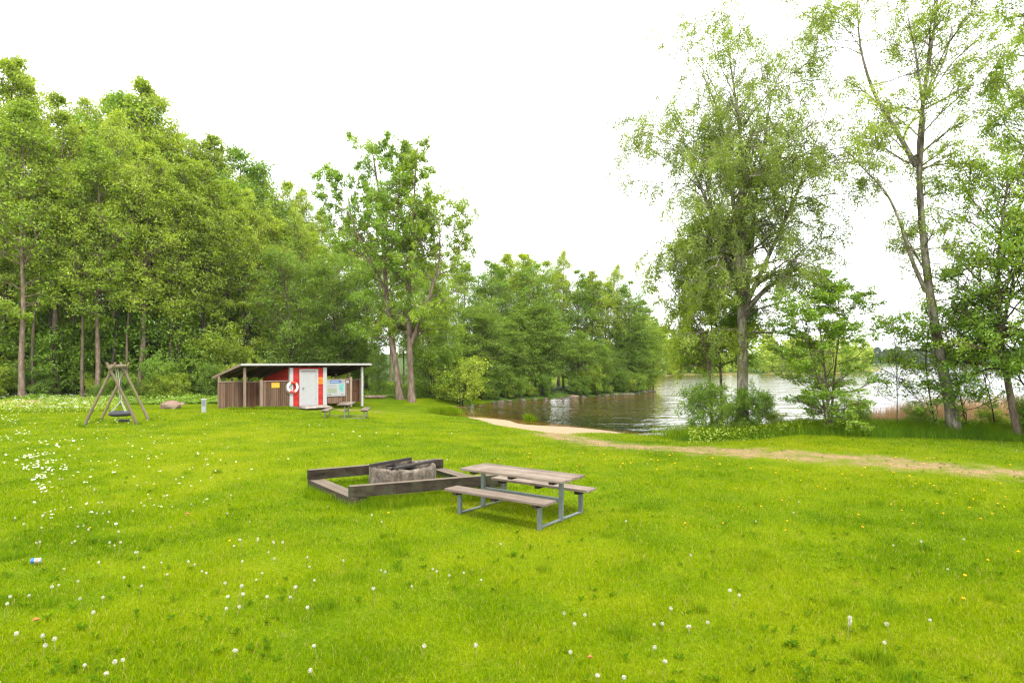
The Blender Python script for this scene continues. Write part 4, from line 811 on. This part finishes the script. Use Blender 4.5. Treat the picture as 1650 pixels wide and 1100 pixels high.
# ------------------------------------------------------------------ post, boulders, litter
bx_, by_ = W(328.6, 664); root = empty('utility_post', (bx_, by_, H(bx_, by_)), R(12)); tag(root, 'short grey metal utility post standing left of the shed', 'utility post')
m = MB(); m.box(-.1, .1, -.07, .07, -.05, .68, .01); m.build('body', M['lantern'], root); m = MB(); m.box(-.125, .125, -.09, .09, .682, .73, .01); m.build('cap', M['white_wood'], root); m = MB(); m.box(-.07, .07, -.078, -.072, .35, .62, .003); m.build('hatch', M['galv'], root)
def rock(name, px, row, sx_, sy_, sz_, seed, label, mat='granite', grp=None, z=None, n=26):
    rg = np.random.default_rng(seed); th = np.linspace(0, 2 * np.pi, n, endpoint=False); ph = np.linspace(-.5, 1, 10) * np.pi / 2
    T_, P_ = np.meshgrid(th, ph); d = np.stack([np.cos(P_) * np.cos(T_), np.cos(P_) * np.sin(T_), np.sin(P_)], -1); r_ = np.ones(T_.shape)
    for _ in range(9): q = nrm(rg.normal(0, 1, 3)); r_ = np.minimum(r_, (.62 + .3 * rg.random()) / np.maximum(d @ q, .25))
    r_ += rg.normal(0, .012, r_.shape); r_[-1] = r_[-1].mean()
    v = d * r_[..., None] * [sx_, sy_, sz_]; idx = np.arange(T_.size).reshape(T_.shape); j = np.roll(idx, -1, 1)
    o = link(name, mesh_np(name, v.reshape(-1, 3), np.stack([idx[:-1], j[:-1], j[1:], idx[1:]], -1).reshape(-1, 4)), M[mat]); x, y = W(px, row, z or 0) if row > 600 else (0, 0)
    y += .45 if z is not None else 0; o.location = (x, y, (H(x, y) if z is None else z)); o.rotation_euler = (0, 0, rg.uniform(-.3, .3)); tag(o, label, 'boulder' if mat == 'granite' else 'stone', grp); return o
rock('boulder', 276, 658, .68, .5, .46, 5, 'pinkish granite boulder on the forest edge right of the swing'); rock('boulder', 293, 651.5, .2, .2, .18, 6, 'small pink stone behind the big granite boulder')
k = 0; r2_ = random.Random(8)
for px, row, s in [(1047, 631.6, .45), (1038, 632.4, .6), (1028, 634, .5), (1017, 635.2, .45), (1006, 635.8, .6), (993, 636.6, .5), (980, 637.6, .4), (966, 638.5, .35), (940, 639.6, .4), (926, 640, .62), (918, 640.8, .45), (905, 641.4, .3), (880, 642.5, .35), (862, 643.6, .3), (842, 645.0, .4), (820, 646.6, .3), (806, 647.5, .35), (795, 648.5, .25), (1052, 630.8, .35), (1057, 630.9, .25)]:
    rock('shore_stone', px, row, s * r2_.uniform(.6, 1.1), s * .6, s * r2_.uniform(.25, .4), 20 + k, 'reddish stone at the foot of the wooded point, largest of the shore stones' if s == .62 else 'stone on the waterline of the wooded point', 'granite' if s == .62 else 'stone', None if s == .62 else 'stones along the wooded point', z=ZW, n=14); k += 1
lx_, ly_ = W(58, 910); root = empty('drink_can', (lx_, ly_, H(lx_, ly_) + .065), R(12)); tag(root, 'white and blue drink can lying in the grass at left', 'can')
m = MB(); m.tube([(-.058, 0, 0), (-.052, 0, 0), (.052, 0, 0), (.06, 0, 0)], [.025, .033, .033, .026], 20); m.build('body', M['paper'], root)
m = MB(); m.tube([(-.05, 0, 0), (-.01, 0, 0)], .0335, 20, False); m.build('blue_band', M['blue'], root); m = MB(); m.tube([(.02, 0, 0), (.033, 0, 0)], .0335, 20, False); m.build('orange_band', M['orange'], root)
leafm = plain_mat('dry_leaf', (.42, .2, .06), .8, var=.4); k = 0
for px, row, s in [(58, 1009, .05), (302, 834, .05), (950, 1070, .03), (730, 812, .06), (1480, 932, .03)]:
    x, y = W(px, row); m = MB(); a = rnd.uniform(0, 3)
    m.add([(-s, 0, .01), (-s * .3, -s * .5, .03), (s, 0, .012), (-s * .1, s * .5, .035), (0, 0, .0)], [(0, 1, 4), (1, 2, 4), (2, 3, 4), (3, 0, 4)]); o = m.build('dry_leaf', leafm); o.location = (x, y, H(x, y) + .05); o.rotation_euler = (.3, .2, a)
    tag(o, 'curled orange brown dry leaf on the lawn', 'leaf', 'dry leaves on the lawn')
x, y = W(20, 655); rg = np.random.default_rng(2)   # dry heap at the left edge
gx, gy = np.meshgrid(np.linspace(-3.2, 2.2, 40), np.linspace(-1, 1.2, 20)); hz = np.clip(1 - (gx / 2.6) ** 2 - (gy / 1.1) ** 2, 0, 1) * .38 + rg.normal(0, .025, gx.shape) - .04
tag(link('brushwood_heap', mesh_np('brushwood_heap', np.stack([gx + x, gy + y + .8, hz + H(x, y)], -1).reshape(-1, 3), (lambda a: np.stack([a[:-1, :-1], a[:-1, 1:], a[1:, 1:], a[1:, :-1]], -1).reshape(-1, 4))(np.arange(gx.size).reshape(gx.shape))),
    bark_mat('dry_brush', (.14, .09, .05), (.36, .26, .17), (.5, .4, .28), 9)), 'low heap of dry tan brushwood at the left forest edge', 'brush heap')
fx, fy = W(592, 634); m = MB(); gz3 = H(fx, 44.5); m.tube([(PX(588, 44.5), 44.5, gz3 + .16), (PX(622, 44.8), 44.8, gz3 + .14)], .12, 9); m.build
tag(m.build('fallen_log', M['bark_red']), 'pale fallen log lying on the forest floor right of the shed', 'log')

# ------------------------------------------------------------------ grass, weeds, reeds
def blades(rg, x, y, z, h, w, bend, rn):
    n = len(x); a = rg.uniform(0, 2 * np.pi, n); ux, uy = np.cos(a), np.sin(a); b = rg.uniform(0, 2 * np.pi, n); t = rg.uniform(.15, 1, n) * bend * h; bx, by = np.cos(b) * t, np.sin(b) * t
    v = np.empty((n, 5, 3)); hw = w / 2
    v[:, 0] = np.stack([x - ux * hw, y - uy * hw, z - .01], -1); v[:, 1] = np.stack([x + ux * hw, y + uy * hw, z - .01], -1)
    v[:, 2] = np.stack([x + ux * hw * .75 + bx * .35, y + uy * hw * .75 + by * .35, z + h * .6], -1); v[:, 3] = np.stack([x - ux * hw * .75 + bx * .35, y - uy * hw * .75 + by * .35, z + h * .6], -1)
    v[:, 4] = np.stack([x + bx, y + by, z + h], -1); i = np.arange(n) * 5
    f = np.concatenate([np.stack([i, i + 1, i + 2], -1), np.stack([i, i + 2, i + 3], -1), np.stack([i + 3, i + 2, i + 4], -1)])
    return v.reshape(-1, 3), f, np.tile(rn, 3)
rg = np.random.default_rng(9); NG = 780000
D = 3.3 * (36 / 3.3) ** rg.random(NG); x = rg.uniform(-1, 1, NG) * (D * .9 + 1.2); y = D; s = lake_sd(x, y); di = dirt_of(x, y); sa = sand_of(x, y, s); wo = wood_of(x, y, s)
ok = (s > .15) & (rg.random(NG) > di ** 1.5 * 1.1) & (rg.random(NG) > sa * 1.6) & (rg.random(NG) > wo * 1.2) & (np.hypot(x - cx, y - cy) > .7)
x, y, D, di = x[ok], y[ok], D[ok], di[ok]; z = Hn(x, y); near = np.clip(D / 5.5, .8, 6)
pt = np.sin(x * 1.9 + np.sin(y * 1.3) * 2) * np.sin(y * 2.3 + np.sin(x * 1.7) * 2)
h = rg.uniform(.022, .055, len(x)) * (1 + .4 * pt) * np.where(D > 14, .85, 1) * (1 - .4 * di); w = rg.uniform(.0035, .0065, len(x)) * near
V, Fc, Rn, Tl = [], [], [], []; off = 0
def addb(v, f, r, t):
    global off
    V.append(v); Fc.append(f + off); Rn.append(r); Tl.append(np.full(len(f), t)); off += len(v)
addb(*blades(rg, x, y, z, h, w, 1.1, rg.random(len(x))), 0.0)
def clump(cx_, cy_, n, r_, h0, h1, w0, tall):  # taller unmown grass
    a = rg.uniform(0, 6.28, n); q = r_ * np.sqrt(rg.random(n)); x = cx_ + np.cos(a) * q; y = cy_ + np.sin(a) * q; addb(*blades(rg, x, y, Hn(x, y), rg.uniform(h0, h1, n), np.full(n, w0), .7, rg.random(n) * .9), tall)
def along(p, q, n, r_, h0, h1, w0, tall):
    t = rg.random(n); x = p[0] + (q[0] - p[0]) * t + rg.normal(0, r_, n); y = p[1] + (q[1] - p[1]) * t + rg.normal(0, r_, n); k = (np.hypot(x - cx, y - cy) > .7); x, y = x[k], y[k]; addb(*blades(rg, x, y, Hn(x, y), rg.uniform(h0, h1, len(x)), np.full(len(x), w0), .8, rg.random(len(x)) * .9), tall)
for p, q in ((A_, B_), (A_, D_), (B_, Cc), (Cc, D_)): along(p, q, 3500, .1, .06, .2, .006, .35)
along(A_ - [.1, .2], D_ - [-.1, .25], 3500, .16, .07, .2, .007, .3); clump(cx, cy, 4000, 1.1, .06, .17, .007, .3); clump(-3.4, 12.7, 5000, .75, .06, .17, .007, .2)
for k in range(70): a_ = rg.uniform(-9, 9); b_ = rg.uniform(4, 15); clump(a_ * b_ / 9, b_, 90, rg.uniform(.06, .2), .06, .13, .007, .35)
for f_ in feet: clump(f_[0], f_[1], 130, .15, .07, .18, .015, .4)
bank = [W(1115, 703, -.3), (PX(1200, 24.2), 24.2), (PX(1300, 23.4), 23.4), (PX(1400, 22.6), 22.6), (PX(1500, 22.2), 22.2), (PX(1600, 21.6), 21.6), (PX(1720, 20.8), 20.8)]
for p, q in zip(bank[:-1], bank[1:]): along(p, (q[0], q[1] + .4), 5200, .38, .12, .34, .014, .75); along((p[0], p[1] + 1.2), (q[0], q[1] + 1.2), 4200, .6, .25, .6, .016, .45)
al_ = [W(700, 652), W(722, 660, -.3), W(731, 664, -.4)]
for p, q in zip(al_[:-1], al_[1:]): along(p, q, 900, .3, .2, .5, .03, .3)
clump(*W(852, 678, ZW), 160, .28, .25, .5, .02, .1); clump(*W(862, 677, ZW), 60, .2, .2, .35, .02, .1)
for k in range(26): px = rg.uniform(345, 470); q = P0 + SU * rg.uniform(-1.2, 3) + SV * rg.uniform(-.25, 0); clump(q[0], q[1], 60, .2, .08, .25, .02, .3)
tag(link('grass', mesh_np('grass', np.concatenate(V), np.concatenate(Fc), {'rnd': np.concatenate(Rn), 'tall': np.concatenate(Tl)}), M['grass']), 'short lime green lawn grass with taller tufts', 'grass', None, 'stuff')
# weeds on the forest floor and at the forest edge: leafy ground cover
n = 130000; px = rg.uniform(-120, 760, n); k = rg.random(n); e0 = np.interp((px - 825) / F * 41, [-45, -32, -24, -17, -14, -9, -7, -4], [36.4, 37.3, 39, 40.4, 43.4, 46.5, 46.5, 47]); Dw = e0 + k ** 1.5 * 26; x = PX(px, Dw); y = Dw; s = lake_sd(x, y)
q = (s > .4) & ~((x > P0[0] - 1.5) & (np.abs((x - P0[0]) * SV[0] + (y - P0[1]) * SV[1] - 2.2) < 2.6) & ((x - P0[0]) * SU[0] + (y - P0[1]) * SU[1] < 7.6)); x, y, e0 = x[q], y[q], (y - e0)[q]
hh = .12 + .3 * np.clip(e0 / 2.5, 0, 1) * (1 + .6 * np.sin(x * 1.3) * np.sin(y * .9)); c = np.stack([x, y, Hn(x, y) + hh * rg.random(len(x)) + .02], -1)
def cards(c, size, asp, up):
    n = len(c); nn = nrm(rg.normal(0, 1, (n, 3)) + [0, 0, up]); a = nrm(np.cross(nn, rg.normal(0, 1, (n, 3)))); b = np.cross(nn, a); s = size * rg.uniform(.6, 1.4, n)[:, None] / 2
    return np.stack([c - a * s, c + b * s * asp, c + a * s, c - b * s * asp], 1).reshape(-1, 3), np.arange(4 * n).reshape(n, 4)
v, f = cards(c, .17, .5, 1.2); tag(link('undergrowth', mesh_np('undergrowth', v, f, {'rnd': rg.random(len(f))}), M['leaf_dark']), 'dark green leafy ground cover under the forest trees', 'undergrowth', None, 'stuff')
n = 9000; px = rg.uniform(1110, 1720, n); Db = rg.uniform(23.2, 26.6, n); x = PX(px, Db); y = Db; q = lake_sd(x, y) > .1; x, y = x[q], y[q]; c = np.stack([x, y, Hn(x, y) + rg.random(len(x)) ** 1.6 * .5], -1)
v, f = cards(c, .1, .5, .8); tag(link('bank_weeds', mesh_np('bank_weeds', v, f, {'rnd': rg.random(len(f))}), M['leaf_alder']), 'leafy weeds on the lake bank under the birches', 'weeds', None, 'stuff')
# broad leaved weeds in the lawn
n = 1500; D = 3.6 * (22 / 3.6) ** rg.random(n); x = rg.uniform(-1, 1, n) * (D * .9 + 1); s = lake_sd(x, D); cl = np.sin(x * 1.1 + 2) * np.sin(D * .9) + rg.normal(0, .6, n); q = (s > 2) & (cl > .1) & (np.hypot(x - cx, D - cy) > 1); x, D = x[q], D[q]
i = np.repeat(np.arange(len(x)), 7); a = rg.uniform(0, 6.28, len(i)); L_ = rg.uniform(.03, .075, len(i)); wv_ = L_ * rg.uniform(.15, .28, len(i)); b0 = np.stack([x[i], D[i], Hn(x, D)[i] + .015], -1); dr = np.stack([np.cos(a), np.sin(a), rg.uniform(.25, .9, len(i))], -1); sd_ = np.stack([-np.sin(a), np.cos(a), 0 * a], -1)
v = np.stack([b0, b0 + dr * L_[:, None] * .6 + sd_ * wv_[:, None], b0 + dr * L_[:, None] * [1, 1, .8], b0 + dr * L_[:, None] * .6 - sd_ * wv_[:, None]], 1).reshape(-1, 3)
tag(link('lawn_weeds', mesh_np('lawn_weeds', v, np.arange(4 * len(i)).reshape(-1, 4), {'rnd': rg.random(len(i)) * .4}), M['leaf_weed']), 'small broad leaved weeds scattered through the lawn', 'weeds', None, 'stuff')
# cow parsley on the left: leaves and white umbels
n = 7000; px = rg.uniform(-60, 190, n); rw = 648 + rg.random(n) * 17 - px * .0; x = PX(px, (HC * F) / (rw - HOR)); y = HC * F / (rw - HOR); c = np.stack([x, y, Hn(x, y) + rg.uniform(.05, .45, n)], -1)
v, f = cards(c, .12, .45, .8); tag(link('cow_parsley_leaves', mesh_np('cow_parsley_leaves', v, f, {'rnd': rg.random(len(f))}), M['leaf_alder']), 'leafy cow parsley stand along the left forest edge', 'cow parsley', None, 'stuff')
umb = []
for k in range(75):
    px = rg.choice([rg.uniform(0, 110), rg.uniform(70, 140), rg.uniform(100, 170)]); rw = rg.uniform(650, 672); y = HC * F / (rw - HOR); x = PX(px, y); c0 = np.array([x, y, H(x, y) + rg.uniform(.35, .65)])
    umb.append(c0 + rg.normal(0, 1, (14, 3)) * [.07, .07, .015])
v, f = cards(np.concatenate(umb), .035, .9, 2); tag(link('cow_parsley_flowers', mesh_np('cow_parsley_flowers', v, f, {'rnd': rg.random(len(f))}), M['petal_white']), 'white cow parsley umbels by the left forest edge', 'flowers', None, 'stuff')
# daisies in drifts on the left lawn
dz = []
for px, rw, n, sx_, sy_ in [(60, 745, 34, 22, 4), (60, 757, 26, 16, 4), (45, 700, 12, 12, 2), (55, 714, 10, 15, 2), (10, 708, 8, 8, 2), (108, 712, 9, 5, 2), (93, 722, 10, 4, 2), (50, 738, 14, 12, 2), (75, 735, 8, 5, 1.5), (64, 772, 16, 9, 4), (72, 790, 8, 7, 4), (90, 700, 60, 75, 35), (200, 760, 50, 110, 45), (10, 678, 14, 14, 5), (330, 720, 26, 120, 30), (560, 700, 12, 80, 20), (210, 680, 10, 20, 4)]:
    for _ in range(n):
        r_ = rw + rg.normal() * sy_; r_ = max(r_, 668); y = HC * F / (r_ - HOR); x = PX(px + rg.normal() * sx_, y); dz.append((x, y, H(x, y) + .075))
dz = np.array(dz); dz = np.repeat(dz, 4, 0) + rg.normal(0, 1, (len(dz) * 4, 3)) * [.014, .014, .004]
v, f = cards(dz, .04, .9, 2.5); tag(link('daisies', mesh_np('daisies', v, f, {'rnd': rg.random(len(f))}), M['petal_white']), 'drifts of tiny white daisies on the left side of the lawn', 'daisies', None, 'stuff')
# reeds
n = 14000; px = rg.uniform(1375, 1760, n); Dr = 24.6 + rg.random(n) * 4.2; x = PX(px, Dr); y = Dr; hr = rg.uniform(.8, 1.9, n) * (.55 + .45 * np.clip((px - 1380) / 120, 0, 1)); 
v, f, r_ = blades(rg, x, y, np.full(n, ZW - .2), hr + .2, rg.uniform(.012, .026, n), .16, rg.random(n)); tag(link('reeds', mesh_np('reeds', v, f, {'rnd': r_}), M['leaf_tan']), 'pale pinkish dry reeds standing in the water at right', 'reeds', None, 'stuff')
n = 900; px = rg.uniform(1375, 1760, n); Dr = 24.2 + rg.random(n) * 2; x = PX(px, Dr); v, f, r_ = blades(rg, x, Dr, np.full(n, ZW - .2), rg.uniform(.5, 1.0, n), rg.uniform(.012, .02, n), .3, rg.random(n)); tag(link('green_reeds', mesh_np('green_reeds', v, f, {'rnd': r_}), M['leaf_alder']), 'fresh green reed shoots among the dry reeds', 'reeds', None, 'stuff')

# ------------------------------------------------------------------ dandelions
def seedhead(seed, h, parts):
    rg = np.random.default_rng(seed); n = 62; d = nrm(rg.normal(0, 1, (n, 3))); rr = .0165
    a = nrm(np.cross(d, rg.normal(0, 1, (n, 3)))); b = np.cross(d, a); lean = rg.uniform(-.03, .03, 2); top = np.array([lean[0], lean[1], h]); w = .0042
    tip = d * rr + top; v = np.stack([tip - a * w, tip + b * w, tip + a * w, tip - b * w], 1).reshape(-1, 3); f = np.arange(4 * n).reshape(n, 4)
    n2 = 26; d2 = nrm(rg.normal(0, 1, (n2, 3))); a2 = nrm(np.cross(d2, rg.normal(0, 1, (n2, 3)))) * .002; i2 = np.arange(4 * n2).reshape(n2, 4) + len(v); v2 = np.stack([top + d2 * .003 - a2, top + d2 * .003 + a2, top + d2 * rr + a2 * .3, top + d2 * rr - a2 * .3], 1).reshape(-1, 3)
    v = np.concatenate([v, v2]); f = np.concatenate([f, i2]); head = mesh_np('seed_head', v, f, {'rnd': rg.random(len(f))})
    st, sf = tubes(np.array([[[0, 0, -.02], [lean[0] * .3, lean[1] * .3, h * .5], [lean[0], lean[1], h]]]), np.array([.0028]), np.array([.002]), 5)
    root = empty('dandelion_clock'); a_ = link('seed_head', head, M['fluff'], root); b_ = link('stem', mesh_np('stem', st, sf), M['stem'], root); KIDS[root.name] = [a_, b_]; return root
SH = [seedhead(40 + k, (.09, .12, .15, .075)[k], True) for k in range(4)]
sp = [(x / 3, 860 + y / 3) for x, y in [(357, 28), (190, 33), (667, 93), (487, 142), (303, 163), (388, 225), (800, 190), (918, 145), (945, 150), (995, 193), (670, 252), (1230, 222), (1080, 252), (1150, 282), (1175, 308), (1493, 117), (1493, 158), (1510, 224), (1410, 282), (1327, 48), (1245, 35), (1168, 35), (1490, 363), (1130, 560), (1148, 362), (65, 300), (17, 345), (62, 498), (565, 620), (602, 606), (503, 666), (402, 628), (5, 703), (268, 517), (1535, 537), (1515, 665), (390, 312), (1168, 145), (1308, 83), (220, 500), (205, 550)]]
sp += [(1100 + x / 3, 800 + y / 3) for x, y in [(557, 20), (540, 77), (350, 117), (1015, 238), (1160, 235), (246, 473), (793, 611), (821, 613), (1007, 631), (978, 709), (32, 630), (1287, 350)]]
sp += [(x / 3.667, 640 + y / 3.667) for x, y in [(435, 840), (1012, 765), (148, 742), (245, 757), (250, 692), (80, 710), (320, 655), (1020, 640), (612, 620), (645, 728), (503, 746), (1340, 687), (1475, 735), (1427, 848), (1523, 850), (1625, 865), (230, 846), (680, 867), (815, 920), (706, 796), (455, 755), (573, 680), (550, 668), (613, 677), (636, 672), (793, 667), (860, 640), (885, 597), (826, 622), (912, 632), (963, 585), (810, 525), (868, 503), (1042, 492), (1145, 420), (1243, 475), (1192, 495), (1357, 576), (1210, 613), (1405, 476), (362, 556), (530, 530), (552, 553), (350, 482), (374, 480), (248, 563), (280, 553)]]
sp += [(924, 1004), (925, 1052), (960, 1087), (1000, 1093), (1070, 1003), (1058, 1002), (1068, 1067), (1111, 1010), (808, 872), (703, 920), (694, 912), (665, 942), (680, 1042), (727, 922), (748, 921), (775, 930), (620, 921), (617, 915), (603, 952), (378, 1048), (1052, 1043), (1186, 958), (1366, 1004), (910, 985), (768, 1045)]
r2 = random.Random(3)
for _ in range(50):
    px = r2.uniform(-60, 620) if r2.random() < .75 else r2.uniform(620, 1650); sp.append((px, r2.uniform(700, 1000)))
for k, (px, row) in enumerate(sp):
    i = k % 4 if row > 860 else 3; hh = (.09, .12, .15, .075)[i]; x, y = W(px, row, hh)
    if np.hypot(x - cx, y - cy) < 2.2 or np.hypot(x - tx_, y - ty_) < 1.3: continue
    o = SH[i] if k < 0 else clone(SH[i]); s = r2.uniform(.85, 1.15) * (1.12 if y < 7 else .95); o.location = (x, y, H(x, y)); o.scale = (s, s, s * r2.uniform(.85, 1.1)); o.rotation_euler = (0, 0, r2.uniform(0, 6)); tag(o, 'white dandelion seed head standing above the lawn grass', 'dandelion', 'dandelion seed heads on the lawn')
for s_ in SH:
    for c in KIDS[s_.name]: bpy.data.objects.remove(c)
    bpy.data.objects.remove(s_)
rg = np.random.default_rng(6); n = 46; d = nrm(rg.normal(0, 1, (n, 3)) * [1, 1, .25] + [0, 0, .35]); a = nrm(np.cross(d, [0, 0, 1.])) * .003
fv = np.stack([np.zeros((n, 3)) + a, np.zeros((n, 3)) - a, d * .02 - a * 1.2, d * .02 + a * 1.2], 1).reshape(-1, 3) + [0, 0, .06]; yme = mesh_np('dandelion_flower', fv, np.arange(4 * n).reshape(n, 4), {'rnd': rg.random(n)}); yme.materials.append(M['petal'])
yl = [(1592, 905), (1555, 930), (1552, 966), (1641, 890), (1620, 801), (1608, 811), (1618, 816), (1436, 812), (1453, 822), (1104, 842), (1165, 843), (1390, 851), (1562, 817), (1498, 780), (1476, 780), (1435, 782), (1512, 790), (1388, 766), (1440, 762), (1466, 768), (1493, 738), (626, 826), (370, 874), (145, 849), (1250, 760), (1290, 772), (1330, 786), (1210, 752), (1160, 745), (1060, 740), (1090, 737), (1580, 835)]
for _ in range(26): yl.append((r2.uniform(1150, 1650), r2.uniform(735, 860)))
for _ in range(26): yl.append((r2.uniform(770, 1150), r2.uniform(722, 760)))
for _ in range(14): yl.append((r2.uniform(0, 200), r2.uniform(670, 700)))
for _ in range(16): yl.append((r2.uniform(350, 510), r2.uniform(659, 664)))
for k, (px, row) in enumerate(yl):
    x, y = W(px, row, .06); o = bpy.data.objects.new('dandelion_flower', yme); C.objects.link(o); s = r2.uniform(.8, 1.1) * (1 if y < 14 else 1.4); o.location = (x, y, H(x, y)); o.scale = (s, s, 1); o.rotation_euler = (0, 0, r2.uniform(0, 6)); tag(o, 'yellow dandelion flower open in the lawn grass', 'dandelion', 'yellow dandelions in the lawn')

# ------------------------------------------------------------------ the air over the lake
m, n, out = mat_new('haze'); pv = N(n, "ShaderNodeVolumePrincipled", Density=.00013); pv.inputs["Color"].default_value = (.86, .92, 1, 1); pv.inputs["Anisotropy"].default_value = .2
n.links.new(pv.outputs[0], out.inputs["Volume"]); o = MB(); o.box(-1500, 1700, -100, 1900, -6, 42); tag(o.build('haze', m), 'faint haze over the lake', 'haze', None, 'stuff')
